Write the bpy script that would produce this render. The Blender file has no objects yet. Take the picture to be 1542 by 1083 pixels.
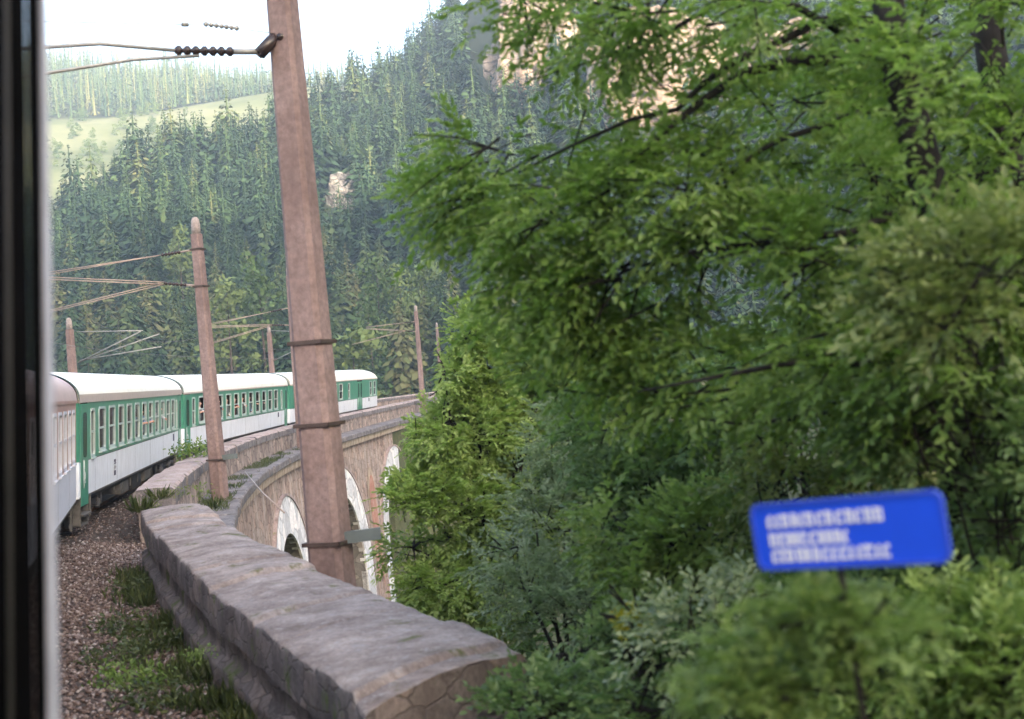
import bpy, bmesh, math, random
import numpy as np
from mathutils import Vector, Matrix, noise as mnoise

# ------------------------------------------------------------ camera, world, sun, exposure
SC = bpy.context.scene
COL = SC.collection
R_ = math.radians
F = 2000.0                                   # focal length in photo pixels (photo is 1542 wide)
ROLL, PITCH = R_(4.5), math.atan(12.5 / F)
fw = Vector((0, math.cos(PITCH), math.sin(PITCH)))
up0 = Vector((0, -math.sin(PITCH), math.cos(PITCH)))
rt0 = Vector((1, 0, 0))
rt = rt0 * math.cos(ROLL) - up0 * math.sin(ROLL)
up = up0 * math.cos(ROLL) + rt0 * math.sin(ROLL)
cam_d = bpy.data.cameras.new('camera'); cam = bpy.data.objects.new('camera', cam_d)
COL.objects.link(cam); SC.camera = cam
cam.matrix_world = Matrix((rt, up, -fw)).transposed().to_4x4()
cam_d.sensor_width = 36; cam_d.lens = 36 * F / 1542
cam_d.clip_start = 0.05; cam_d.clip_end = 20000
cam_d.dof.use_dof = True; cam_d.dof.focus_distance = 60
cam_d.dof.aperture_fstop = (cam_d.lens / 1000) / 0.026

SUN_EL, SUN_AZ = R_(12), R_(152)             # azimuth from +Y (view direction), clockwise: behind and to the right
world = bpy.data.worlds.new('World'); SC.world = world; world.use_nodes = True
wt = world.node_tree; bg = wt.nodes['Background']
sky = wt.nodes.new('ShaderNodeTexSky'); sky.sky_type = 'NISHITA'; sky.sun_disc = False
sky.sun_elevation = SUN_EL; sky.sun_rotation = SUN_AZ
sky.air_density = 0.8; sky.dust_density = 6.0; sky.ozone_density = 0.6
wt.links.new(sky.outputs[0], bg.inputs[0]); bg.inputs[1].default_value = 0.15
sun_d = bpy.data.lights.new('sun', 'SUN'); sun = bpy.data.objects.new('sun', sun_d); COL.objects.link(sun)
sun_d.energy = 3.2; sun_d.angle = R_(0.5); sun_d.color = (1.0, 0.86, 0.68)
sdir = Vector((math.sin(SUN_AZ) * math.cos(SUN_EL), math.cos(SUN_AZ) * math.cos(SUN_EL), math.sin(SUN_EL)))
sun.rotation_euler = sdir.to_track_quat('Z', 'Y').to_euler()
SC.view_settings.view_transform = 'Standard'; SC.view_settings.look = 'None'
SC.view_settings.gamma = 1; SC.view_settings.exposure = 3.0
SC.render.engine = 'CYCLES'
SC.cycles.max_bounces = 10; SC.cycles.diffuse_bounces = 8; SC.cycles.transmission_bounces = 8; SC.cycles.volume_bounces = 1; SC.cycles.transparent_max_bounces = 12
SC.cycles.use_denoising = True

rnd = random.Random(7)
RG = np.random.default_rng(7)

def ray(px, py): return fw + rt * ((px - 771) / F) + up * ((541.5 - py) / F)
def at(px, py, y):
    d = ray(px, py); return d * (y / d.y)
def onz(px, py, z):
    d = ray(px, py); return d * (z / d.z)

# ------------------------------------------------------------ object helpers
def tag(o, label=None, cat=None, group=None, kind=None):
    if label: o['label'] = label
    if cat: o['category'] = cat
    if group: o['group'] = group
    if kind: o['kind'] = kind
    return o
def empty(name, loc=(0, 0, 0), mat=None):
    o = bpy.data.objects.new(name, None); COL.objects.link(o); o.empty_display_size = 0.2
    if mat is not None: o.matrix_world = mat
    else: o.location = loc
    return o
def link_mesh(name, me, mats, parent=None):
    o = bpy.data.objects.new(name, me); COL.objects.link(o)
    if parent is not None: o.parent = parent
    if not isinstance(mats, (list, tuple)): mats = [mats]
    if len(me.materials) == 0:
        for m in mats: me.materials.append(m)
    return o
def np_mesh(name, V, Fa, smooth=False, tint=None):
    """V (n,3), Fa (m,k) equal sized faces or list of such arrays"""
    me = bpy.data.meshes.new(name)
    arrs = Fa if isinstance(Fa, list) else [Fa]
    arrs = [np.asarray(a, dtype=np.int32) for a in arrs if len(a)]
    loops = np.concatenate([a.ravel() for a in arrs])
    tot = np.concatenate([np.full(len(a), a.shape[1], np.int32) for a in arrs])
    start = np.concatenate([[0], np.cumsum(tot)[:-1]]).astype(np.int32)
    me.vertices.add(len(V)); me.vertices.foreach_set('co', np.asarray(V, np.float32).ravel())
    me.loops.add(len(loops)); me.loops.foreach_set('vertex_index', loops)
    me.polygons.add(len(tot)); me.polygons.foreach_set('loop_start', start); me.polygons.foreach_set('loop_total', tot)
    if smooth: me.polygons.foreach_set('use_smooth', np.ones(len(tot), bool))
    me.update(calc_edges=True)
    if tint is not None:
        a = me.attributes.new('tint', 'FLOAT', 'POINT'); a.data.foreach_set('value', np.asarray(tint, np.float32))
    return me

class MB:
    """collects boxes, tubes, lofts in one local frame, builds ONE mesh object"""
    def __init__(s): s.V = []; s.F = []; s.M = []; s.S = []
    def add(s, vs, fs, m=0, smooth=False):
        b = len(s.V); s.V += [tuple(v) for v in vs]
        for f in fs: s.F.append(tuple(b + i for i in f)); s.M.append(m); s.S.append(smooth)
    def box(s, x0, x1, y0, y1, z0, z1, m=0):
        v = [(x, y, z) for z in (z0, z1) for y in (y0, y1) for x in (x0, x1)]
        s.add(v, [(0, 2, 3, 1), (4, 5, 7, 6), (0, 1, 5, 4), (2, 6, 7, 3), (0, 4, 6, 2), (1, 3, 7, 5)], m)
    def tube(s, pts, rad, n=8, m=0, cap=True, smooth=True):
        pts = [Vector(p) for p in pts]; k = len(pts)
        rads = rad if isinstance(rad, (list, tuple)) else [rad] * k
        vs = []; ref = None
        for i, p in enumerate(pts):
            t = (pts[min(i + 1, k - 1)] - pts[max(i - 1, 0)])
            if t.length < 1e-9: t = Vector((0, 0, 1))
            t.normalize()
            if ref is None: ref = Vector((0, 0, 1)) if abs(t.z) < .9 else Vector((1, 0, 0))
            a = t.cross(ref).normalized(); b = t.cross(a).normalized(); ref = a.cross(t) * -1 if False else ref
            for j in range(n):
                an = 2 * math.pi * j / n
                vs.append(p + (a * math.cos(an) + b * math.sin(an)) * rads[i])
        fs = [(i * n + j, i * n + (j + 1) % n, (i + 1) * n + (j + 1) % n, (i + 1) * n + j) for i in range(k - 1) for j in range(n)]
        if cap: fs += [tuple(range(n - 1, -1, -1)), tuple((k - 1) * n + j for j in range(n))]
        s.add(vs, fs, m, smooth)
    def loft(s, rings, m=0, close=False, smooth=False, capends=False):
        k = len(rings); n = len(rings[0]); vs = [v for r in rings for v in r]
        e = n if close else n - 1
        fs = [(i * n + j, (i + 1) * n + j, (i + 1) * n + (j + 1) % n, i * n + (j + 1) % n) for i in range(k - 1) for j in range(e)]
        if capends: fs += [tuple(range(n)), tuple((k - 1) * n + j for j in range(n - 1, -1, -1))]
        s.add(vs, fs, m, smooth)
    def build(s, name, mats, parent=None, bevel=0):
        me = bpy.data.meshes.new(name); me.from_pydata(s.V, [], s.F)
        me.polygons.foreach_set('material_index', s.M); me.polygons.foreach_set('use_smooth', s.S)
        bm = bmesh.new(); bm.from_mesh(me); bmesh.ops.recalc_face_normals(bm, faces=bm.faces)
        bm.to_mesh(me); bm.free(); me.update()
        o = link_mesh(name, me, mats, parent)
        if bevel:
            b = o.modifiers.new('bevel', 'BEVEL'); b.width = bevel; b.segments = 2; b.limit_method = 'ANGLE'
        return o

# ------------------------------------------------------------ materials
def new_mat(name):
    m = bpy.data.materials.new(name); m.use_nodes = True
    nt = m.node_tree; return m, nt, nt.nodes['Principled BSDF']
def N(nt, typ, **kw):
    n = nt.nodes.new(typ)
    for k, v in kw.items():
        if k.startswith('i_'): n.inputs[k[2:].replace('_', ' ')].default_value = v
        else: setattr(n, k, v)
    return n
def ramp(nt, fac, stops):
    r = nt.nodes.new('ShaderNodeValToRGB'); el = r.color_ramp.elements
    while len(el) < len(stops): el.new(0.5)
    for e, (p, c) in zip(el, stops):
        e.position = p; e.color = (*c, 1) if len(c) == 3 else c
    nt.links.new(fac, r.inputs[0]); return r.outputs[0]
def mixc(nt, fac, a, b, mode='MIX'):
    m = nt.nodes.new('ShaderNodeMix'); m.data_type = 'RGBA'; m.blend_type = mode
    for s, v in ((m.inputs[0], fac), (m.inputs[6], a), (m.inputs[7], b)):
        if isinstance(v, (int, float)): s.default_value = v
        elif isinstance(v, (tuple, list)): s.default_value = (*v[:3], 1)
        else: nt.links.new(v, s)
    return m.outputs[2]
def coords(nt, kind='Object', scale=None):
    t = nt.nodes.new('ShaderNodeTexCoord')
    if scale is None: return t.outputs[kind]
    mp = nt.nodes.new('ShaderNodeMapping'); mp.inputs['Scale'].default_value = scale
    nt.links.new(t.outputs[kind], mp.inputs[0]); return mp.outputs[0]
def noise(nt, co, scale, detail=5, rough=.55, out='Fac'):
    n = N(nt, 'ShaderNodeTexNoise'); n.inputs['Scale'].default_value = scale
    n.inputs['Detail'].default_value = detail; n.inputs['Roughness'].default_value = rough
    nt.links.new(co, n.inputs['Vector']); return n.outputs[out]
def bump(nt, h, b, strength=.4, dist=.02):
    n = N(nt, 'ShaderNodeBump'); n.inputs['Strength'].default_value = strength; n.inputs['Distance'].default_value = dist
    nt.links.new(h, n.inputs['Height']); nt.links.new(n.outputs[0], b.inputs['Normal'])
def simple(name, col, rough=.6, metal=0, var=.15, scale=6, spec=.5):
    m, nt, b = new_mat(name); co = coords(nt)
    f = noise(nt, co, scale)
    c = ramp(nt, f, [(.3, tuple(x * (1 - var) for x in col)), (.7, tuple(min(1, x * (1 + var)) for x in col))])
    nt.links.new(c, b.inputs['Base Color']); b.inputs['Roughness'].default_value = rough
    b.inputs['Metallic'].default_value = metal; b.inputs['Specular IOR Level'].default_value = spec
    return m
def stone(name, cols, scale=1.0, jd=.62, cells=None, lichen=None, moss=None, streak=None, rough=.9, bumpd=.03, stretch=(1, 1, 1)):
    m, nt, b = new_mat(name); co = coords(nt)
    f = noise(nt, co, 1.3 * scale, 8, .65)
    c = ramp(nt, f, [(.28, cols[0]), (.5, cols[1]), (.72, cols[2])])
    f2 = noise(nt, co, 14 * scale, 6, .7)
    c = mixc(nt, .55, c, ramp(nt, f2, [(.3, (.35, .35, .35)), (.7, (1.35, 1.35, 1.35))]), 'MULTIPLY')
    h = f2
    if cells:
        cs = coords(nt, 'Object', tuple(cells * s for s in stretch))
        v = N(nt, 'ShaderNodeTexVoronoi', feature='DISTANCE_TO_EDGE'); v.inputs['Scale'].default_value = 1
        v2 = N(nt, 'ShaderNodeTexVoronoi'); v2.inputs['Scale'].default_value = 1
        wob = N(nt, 'ShaderNodeVectorMath', operation='MULTIPLY_ADD')
        nn = noise(nt, cs, 1.5, 3, .6, 'Color'); nt.links.new(nn, wob.inputs[0]); wob.inputs[1].default_value = (.45,) * 3
        nt.links.new(cs, wob.inputs[2])
        for q in (v, v2): nt.links.new(wob.outputs[0], q.inputs['Vector'])
        hs = N(nt, 'ShaderNodeSeparateColor'); nt.links.new(v2.outputs['Color'], hs.inputs[0])
        c = mixc(nt, .7, c, ramp(nt, hs.outputs[0], [(0, (.62, .60, .60)), (.5, (1, 1, 1)), (1, (1.4, 1.3, 1.2))]), 'MULTIPLY')
        joint = ramp(nt, v.outputs[0], [(0, (0, 0, 0)), (.06, (1, 1, 1))])
        c = mixc(nt, joint, tuple(x * jd for x in cols[0]), c); h = joint
        h = mixc(nt, .4, joint, f2)
    if streak:
        cs = coords(nt, 'Object', (1.3, 1.3, .30)); s = noise(nt, cs, 1.2, 7, .75)
        c = mixc(nt, ramp(nt, s, [(.45, (0, 0, 0)), (.68, (.7, .7, .7))]), c, streak)
    if lichen:
        l = noise(nt, co, 5 * scale, 7, .75)
        c = mixc(nt, ramp(nt, l, [(.56, (0, 0, 0)), (.64, (.8, .8, .8))]), c, lichen)
    if moss:
        l = noise(nt, co, 1.1 * scale, 7, .7)
        c = mixc(nt, ramp(nt, l, [(.58, (0, 0, 0)), (.66, (.85, .85, .85))]), c, moss)
    nt.links.new(c, b.inputs['Base Color']); b.inputs['Roughness'].default_value = rough
    b.inputs['Specular IOR Level'].default_value = .25
    bump(nt, h, b, .7, bumpd); return m
def leaf_mat(name, cols, trans=.45, rough=.42):
    """cols dark..light; varies per leaf, per clump and per plant"""
    m, nt, b = new_mat(name); out = nt.nodes['Material Output']
    geo = N(nt, 'ShaderNodeNewGeometry'); co = coords(nt)
    f = noise(nt, co, 1.1, 3); add = N(nt, 'ShaderNodeMath', operation='MULTIPLY_ADD')
    nt.links.new(geo.outputs['Random Per Island'], add.inputs[0]); add.inputs[1].default_value = .45
    sub = N(nt, 'ShaderNodeMath', operation='MULTIPLY_ADD'); nt.links.new(f, sub.inputs[0]); sub.inputs[1].default_value = 1.3; sub.inputs[2].default_value = -.35
    nt.links.new(sub.outputs[0], add.inputs[2])
    c = ramp(nt, add.outputs[0], [(.05, cols[0]), (.5, cols[1]), (.95, cols[2])])
    nt.links.new(c, b.inputs['Base Color']); b.inputs['Roughness'].default_value = rough
    b.inputs['Specular IOR Level'].default_value = .4
    t = N(nt, 'ShaderNodeBsdfTranslucent'); nt.links.new(mixc(nt, 1, c, (1.15, 1.25, .75), 'MULTIPLY'), t.inputs[0])
    mx = N(nt, 'ShaderNodeMixShader'); mx.inputs[0].default_value = trans
    nt.links.new(b.outputs[0], mx.inputs[1]); nt.links.new(t.outputs[0], mx.inputs[2]); nt.links.new(mx.outputs[0], out.inputs[0])
    return m
def needle_mat(name, stops):
    m, nt, b = new_mat(name)
    at_ = N(nt, 'ShaderNodeAttribute', attribute_name='tint'); oi = N(nt, 'ShaderNodeObjectInfo'); geo = N(nt, 'ShaderNodeNewGeometry')
    a = N(nt, 'ShaderNodeMath', operation='ADD'); nt.links.new(at_.outputs['Fac'], a.inputs[0])
    w = N(nt, 'ShaderNodeMath', operation='MULTIPLY_ADD'); nt.links.new(geo.outputs['Random Per Island'], w.inputs[0]); w.inputs[1].default_value = .22
    nt.links.new(oi.outputs['Random'], w.inputs[2]); nt.links.new(w.outputs[0], a.inputs[1])
    fr = N(nt, 'ShaderNodeMath', operation='PINGPONG'); nt.links.new(a.outputs[0], fr.inputs[0]); fr.inputs[1].default_value = 1
    c = ramp(nt, fr.outputs[0], stops)
    nt.links.new(c, b.inputs['Base Color']); b.inputs['Roughness'].default_value = .7; b.inputs['Specular IOR Level'].default_value = .2
    return m

M = {}
M['white_paint'] = simple('white_coach_paint', (.80, .82, .87), .38, var=.05, scale=3)
_nt = M['white_paint'].node_tree; _b = _nt.nodes['Principled BSDF']; _l = _b.inputs['Base Color'].links[0].from_socket
_g = noise(_nt, coords(_nt, 'Object', (5, 5, .8)), 1.5, 6, .7); _z = N(_nt, 'ShaderNodeSeparateXYZ'); _nt.links.new(coords(_nt), _z.inputs[0])
_mm = N(_nt, 'ShaderNodeMath', operation='MULTIPLY'); _nt.links.new(ramp(_nt, _g, [(.42, (0, 0, 0)), (.7, (.8, .8, .8))]), _mm.inputs[0]); _nt.links.new(ramp(_nt, _z.outputs[2], [(.9, (1, 1, 1)), (1.0, (.35, .35, .35))]), _mm.inputs[1])
_nt.links.new(mixc(_nt, _mm.outputs[0], _l, (.36, .33, .31)), _b.inputs['Base Color'])
M['green_paint'] = simple('green_coach_paint', (.06, .25, .165), .35, var=.12, scale=3)
M['dark_green'] = simple('dark_green_paint', (.03, .13, .10), .4, var=.15)
M['roof'] = simple('cream_roof_paint', (.86, .84, .76), .5, var=.06, scale=1.5)
M['roof_edge'] = simple('beige_gutter_paint', (.50, .42, .38), .5, var=.08)
M['pink_roof'] = simple('faded_pink_roof', (.55, .42, .40), .5, var=.1)
M['red_band'] = simple('faded_red_brown_paint', (.42, .25, .22), .45, var=.15)
M['grey_white'] = simple('grey_white_paint', (.62, .62, .68), .45, var=.08)
M['frame'] = simple('pale_window_frame', (.44, .52, .50), .4, var=.08)
M['black_iron'] = simple('black_running_gear', (.02, .018, .017), .7, var=.3)
M['grey_iron'] = simple('grey_underframe_metal', (.12, .11, .10), .6, var=.3)
M['steel'] = simple('rail_steel', (.30, .25, .22), .35, .8, var=.3)
M['rust'] = simple('rusty_rail_side', (.10, .055, .035), .85, var=.3)
M['rubber'] = simple('black_rubber', (.002, .002, .0025), .9, var=.4, scale=3, spec=.05)
M['lip'] = simple('pale_grey_lip', (.36, .38, .46), .4, var=.12, scale=5)
M['interior'] = simple('brown_coach_interior', (.09, .065, .05), .7, var=.3)
M['curtain'] = simple('pale_curtain', (.50, .50, .50), .9, var=.12, scale=20)
M['glass'], _nt, _b = new_mat('coach_window_glass')
_o = _nt.nodes['Material Output']; _t = N(_nt, 'ShaderNodeBsdfTransparent'); _t.inputs[0].default_value = (.55, .58, .58, 1)
_b.inputs['Base Color'].default_value = (.07, .08, .09, 1); _b.inputs['Roughness'].default_value = .06; _b.inputs['Specular IOR Level'].default_value = .9
_m = N(_nt, 'ShaderNodeMixShader'); _m.inputs[0].default_value = .36
_nt.links.new(_t.outputs[0], _m.inputs[1]); _nt.links.new(_b.outputs[0], _m.inputs[2]); _nt.links.new(_m.outputs[0], _o.inputs[0])
M['mark'] = simple('dark_marking_paint', (.06, .06, .10), .6)
M['concrete'] = stone('pink_concrete', [(.19, .125, .115), (.26, .18, .165), (.34, .25, .235)], .8, streak=(.15, .105, .095), rough=.85, bumpd=.006)
M['concrete_grey'] = stone('worn_grey_concrete', [(.28, .24, .23), (.36, .30, .28), (.45, .38, .36)], 1.2, bumpd=.008)
M['collar'] = simple('dark_iron_band', (.075, .05, .042), .6, .3, var=.3)
M['bracket'] = simple('grey_bracket_paint', (.11, .13, .13), .6, var=.15)
M['arm'] = simple('buff_steel_tube', (.36, .28, .24), .5, .3, var=.15)
M['arm_grey'] = simple('grey_steel_tube', (.34, .33, .31), .5, .4, var=.15)
M['insulator'] = simple('dark_brown_insulator', (.035, .022, .02), .25, var=.2)
M['wire'] = simple('dull_copper_wire', (.12, .10, .09), .5, .6)
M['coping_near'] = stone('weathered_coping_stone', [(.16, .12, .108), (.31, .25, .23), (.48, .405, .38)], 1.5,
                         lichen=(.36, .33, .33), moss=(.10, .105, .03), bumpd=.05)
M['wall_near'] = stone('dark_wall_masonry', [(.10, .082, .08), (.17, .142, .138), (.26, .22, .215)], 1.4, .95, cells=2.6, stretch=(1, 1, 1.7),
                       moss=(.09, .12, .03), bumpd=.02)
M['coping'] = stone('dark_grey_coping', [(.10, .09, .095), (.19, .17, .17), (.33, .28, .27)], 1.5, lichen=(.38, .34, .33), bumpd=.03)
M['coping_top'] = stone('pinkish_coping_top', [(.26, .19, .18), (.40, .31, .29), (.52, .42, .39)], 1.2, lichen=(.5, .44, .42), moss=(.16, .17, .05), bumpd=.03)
M['parapet'] = stone('parapet_rubble', [(.22, .17, .15), (.38, .30, .26), (.58, .48, .42)], 1.2, cells=1.5, stretch=(1, 1, .9), streak=(.13, .11, .105), bumpd=.05)
M['cornice'] = stone('stained_cornice', [(.36, .27, .20), (.55, .43, .33), (.66, .56, .46)], 1.4, streak=(.18, .12, .09), bumpd=.03)
M['spandrel'] = stone('brown_spandrel_rubble', [(.20, .13, .11), (.36, .26, .22), (.50, .40, .35)], 1.0, cells=1.6, stretch=(1, 1, 1.5), streak=(.62, .54, .48), bumpd=.05)
M['voussoir'] = stone('white_limestone', [(.66, .64, .66), (.80, .79, .80), (.88, .87, .88)], .8, cells=.9, bumpd=.012)
M['soffit'] = stone('grey_soffit', [(.16, .15, .14), (.24, .22, .21), (.34, .32, .30)], 1.5, cells=1.4, bumpd=.03)
M['niche'] = stone('reddish_niche_brick', [(.38, .17, .12), (.48, .24, .18), (.58, .40, .34)], 1.5, bumpd=.02)
M['ballast_bed'] = stone('ballast_bed', [(.05, .035, .03), (.10, .075, .062), (.17, .13, .115)], 9, bumpd=.05)
M['ballast'] = stone('ballast_stone', [(.12, .082, .07), (.21, .155, .14), (.34, .28, .26)], 3, bumpd=.01)
M['sleeper'] = simple('oily_sleeper', (.055, .042, .035), .9, var=.3)
M['earth'] = stone('leaf_litter_soil', [(.05, .055, .022), (.085, .09, .035), (.14, .12, .06)], 1.2, moss=(.08, .14, .03), bumpd=.06)
M['rock'] = stone('pale_limestone_rock', [(.09, .085, .08), (.19, .18, .17), (.30, .28, .27)], .2, cells=.5, moss=(.03, .05, .015), bumpd=.6)
M['cliff'] = stone('ochre_cliff_rock', [(.16, .115, .08), (.30, .23, .18), (.42, .36, .31)], .10, cells=.12, stretch=(1, 1, 2.2), streak=(.12, .105, .09), bumpd=.9)
M['bark'] = stone('dark_bark', [(.006, .005, .004), (.016, .013, .011), (.04, .034, .03)], 6, bumpd=.02)
M['fir_bark'] = simple('conifer_bark', (.07, .05, .04), .9, var=.3)
M['leaf_big'] = leaf_mat('bright_beech_leaves', [(.085, .14, .03), (.16, .25, .055), (.29, .38, .13)], .55)
M['leaf_bush'] = leaf_mat('fresh_maple_leaves', [(.17, .24, .06), (.28, .37, .11), (.43, .51, .21)], .52)
M['leaf_under'] = leaf_mat('undergrowth_leaves', [(.07, .125, .045), (.135, .21, .08), (.23, .31, .14)], .48)
M['leaf_lime'] = leaf_mat('lime_undergrowth_leaves', [(.09, .15, .04), (.18, .26, .07), (.30, .38, .13)], .45)
M['leaf_grey'] = leaf_mat('grey_green_leaves', [(.11, .16, .08), (.22, .28, .16), (.40, .45, .32)], .4)
M['leaf_olive'] = leaf_mat('olive_leaves', [(.07, .10, .025), (.16, .20, .06), (.28, .31, .12)], .4)
M['leaf_yellow'] = leaf_mat('yellow_leaves', [(.20, .20, .02), (.38, .34, .02), (.50, .45, .05)], .4)
M['grass'] = leaf_mat('grass_blades', [(.035, .05, .015), (.07, .095, .03), (.13, .14, .05)], .3)
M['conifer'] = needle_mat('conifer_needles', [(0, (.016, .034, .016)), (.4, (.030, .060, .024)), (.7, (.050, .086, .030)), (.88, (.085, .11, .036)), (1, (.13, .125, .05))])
M['light_crown'] = needle_mat('light_green_foliage', [(0, (.045, .085, .025)), (.5, (.075, .12, .035)), (1, (.12, .16, .05))])
M['sign_blue'] = simple('blue_enamel', (.014, .075, .66), .3, var=.08, scale=3)
M['sign_white'] = simple('white_enamel', (.75, .73, .78), .35, var=.05)
M['sign_rim'] = simple('grey_sign_rim', (.03, .07, .50), .5, var=.1)
M['skin'] = simple('skin', (.62, .36, .27), .5, var=.08)
M['hair'] = simple('dark_hair', (.035, .022, .016), .6, var=.3)
for nm, c in (('shirt_blue', (.30, .42, .60)), ('shirt_white', (.65, .65, .68)), ('shirt_dark', (.05, .05, .08)), ('shirt_red', (.35, .06, .05)), ('trousers', (.04, .05, .09))):
    M[nm] = simple(nm, c, .85)

# ------------------------------------------------------------ the line of the track (s = metres, s=0 abeam y=71; offset o to the right)
RC = 191.3
_P = {}
def _head(s):
    if s < 14: return s / RC
    if s < 60: return 14 / RC
    return 14 / RC + (s - 60) / 190.0
def _integrate():
    for sg in (1, -1):
        x, y = -16.3, 71.0; _P[0] = (x, y)
        for i in range(1, 900):
            h = _head(sg * (i - .5) * .25); x += sg * .25 * math.sin(h); y += sg * .25 * math.cos(h); _P[sg * i] = (x, y)
_integrate()
def path(s, o=0, z=0):
    i = math.floor(s / .25); f = s / .25 - i; a, b = _P[i], _P[i + 1]
    h = _head(s)
    return Vector((a[0] * (1 - f) + b[0] * f + o * math.cos(h), a[1] * (1 - f) + b[1] * f - o * math.sin(h), z))
RAILZ = -3.25

# ------------------------------------------------------------ terrain
def interp(x, xs, ys): return float(np.interp(x, xs, ys))
def sstep(a, b, x):
    t = min(1, max(0, (x - a) / (b - a))); return t * t * (3 - 2 * t)
TOPX = [-400, 70, 160, 240, 330, 400, 450, 500, 560, 640, 720, 900, 1200, 1600]
TOPT = [.13, .150, .172, .196, .200, .205, .222, .238, .243, .262, .30, .40, .42, .42]
def hill(x, y):
    d = math.hypot(x, y)
    if y > 0 and abs(x) < y * 1.2:
        px = 771 + 2000 * x / y
        D = interp(px, [-200, 400, 700, 1000], [440, 470, 600, 620])
        top = interp(px, TOPX, TOPT) * D - 20
        t = (d - 190) / (D - 190)
        n = mnoise.noise(Vector((x * .012, y * .012, 3))) * 9 * min(1, max(0, t * 3))
        if t <= 1: h = -29 + (top + 29) * max(0, t) ** 1.12 + n
        else: h = top - (d - D) * .55 + n
        w = sstep(1700, 900, px) if False else 1
        md = 60 + 9 * math.sin(x * .02)
        if d > 560:
            a = interp(d, [560, 640, 820, 870, 1180, 1500, 2600], [60, 92, 176, 186, 272, 250, 60])
            a += mnoise.noise(Vector((x * .006, y * .006, 9))) * 16 * min(1, (d - 560) / 200)
            a += interp(px, [-200, 70, 300, 500, 900], [8, 6, 2, -26, -40]) * min(1, max(0, (d - 870) / 200))
            h = max(h, a)
        return h
    # everywhere else: low valley sides; unseen ridge added behind the camera to shade the valley
    c = -(x * math.sin(SUN_AZ) + y * math.cos(SUN_AZ)) * -1
    lat = x * math.cos(SUN_AZ) - y * math.sin(SUN_AZ)
    r = interp(c, [200, 330, 620, 760, 1500], [-30, 0, 255, 270, 100])
    r = -30 + (r + 30) * interp(abs(lat), [0, 700, 1500], [1, 1, .5]) + 14 * mnoise.noise(Vector((x * .008, y * .008, 1)))
    return max(-30, r) if d > 190 else -30
def build_terrain():
    az = np.concatenate([np.radians(np.arange(-38, 38, .45)), np.radians(np.arange(38, 322, 4))])
    ds = np.concatenate([np.arange(185, 640, 9), np.arange(640, 1300, 16), np.arange(1300, 2700, 90)])
    V = []; T = []
    for d in ds:
        for a in az:
            x, y = d * math.sin(a), d * math.cos(a)
            V.append((x, y, hill(x, y)))
            px = 771 + 2000 * x / max(y, 1)
            T.append(1.0 if (y > 0 and 600 < d < 850 and px < 520) else 0.0)
    n = len(az); Fq = [(i * n + j, (i + 1) * n + j, (i + 1) * n + (j + 1) % n, i * n + (j + 1) % n) for i in range(len(ds) - 1) for j in range(n)]
    me = np_mesh('hills', np.array(V), np.array(Fq), True, T)
    m, nt, b = new_mat('hillside_ground'); co = coords(nt)
    a = N(nt, 'ShaderNodeAttribute', attribute_name='tint')
    forest = ramp(nt, noise(nt, co, .05, 6), [(.3, (.018, .026, .012)), (.6, (.035, .042, .018)), (.8, (.08, .075, .05))])
    mead = ramp(nt, noise(nt, co, .022, 8, .6), [(.3, (.06, .075, .035)), (.45, (.105, .12, .055)), (.6, (.15, .155, .085)), (.75, (.13, .115, .07))])
    nt.links.new(mixc(nt, a.outputs['Fac'], forest, mead), b.inputs['Base Color']); b.inputs['Roughness'].default_value = .95
    b.inputs['Specular IOR Level'].default_value = .1
    tag(link_mesh('hills', me, m), kind='structure')
build_terrain()

def near_ground(x, y):
    r = math.hypot(x - 175, y - 71)
    side = RC - r
    ny = mnoise.noise(Vector((x * .35, y * .35, 0))) * .25
    base = -3.62
    v = sstep(8, 24, y) * 1.0
    if side > 4.6:
        left = base - (side - 4.6) * .75 * (1.0)
    elif side < -6: left = base - (-6 - side) * .6
    else: left = base
    vy = sstep(20, 30, y)
    if side > 3.9: left = left * (1 - vy) + min(left, -22 - 3 * ny) * vy
    elif side < -5.6: left = left * (1 - vy) + (-22 - 3 * ny) * vy
    left = max(left, -30)
    bank = -4.6 + max(0, x - 1.2 - .05 * y) * .55 + ny
    if x > -3 and y < 60:
        w = sstep(-.5, 3.0, x - .045 * y)
        bank = min(bank, 14)
        return left * (1 - w) + bank * w + ny * .5 if side > 4.6 else left
    return left + (ny if side > 4.6 else 0)
def build_ground():
    xs = np.concatenate([np.arange(-200, -30, 10), np.arange(-30, 30, .8), np.arange(30, 201, 10)])
    ys = np.concatenate([np.arange(-200, -10, 10), np.arange(-10, 60, .8), np.arange(60, 201, 6)])
    V = [(x, y, near_ground(x, y)) for y in ys for x in xs]; n = len(xs)
    Fq = [(j * n + i, j * n + i + 1, (j + 1) * n + i + 1, (j + 1) * n + i) for j in range(len(ys) - 1) for i in range(n - 1)]
    tag(link_mesh('ground', np_mesh('ground', np.array(V), np.array(Fq), True), M['earth']), kind='structure')
build_ground()

# ------------------------------------------------------------ haze
def build_haze():
    mb = MB(); mb.box(-2750, 2750, -2750, 2750, -62, 460)
    m = bpy.data.materials.new('haze'); m.use_nodes = True; nt = m.node_tree; nt.nodes.clear()
    o = nt.nodes.new('ShaderNodeOutputMaterial'); v = nt.nodes.new('ShaderNodeVolumePrincipled')
    v.inputs['Color'].default_value = (.70, .83, 1, 1); v.inputs['Density'].default_value = .0004; v.inputs['Anisotropy'].default_value = .25
    nt.links.new(v.outputs[0], o.inputs['Volume'])
    o = mb.build('haze', m); tag(o, kind='stuff')
build_haze()

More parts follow.
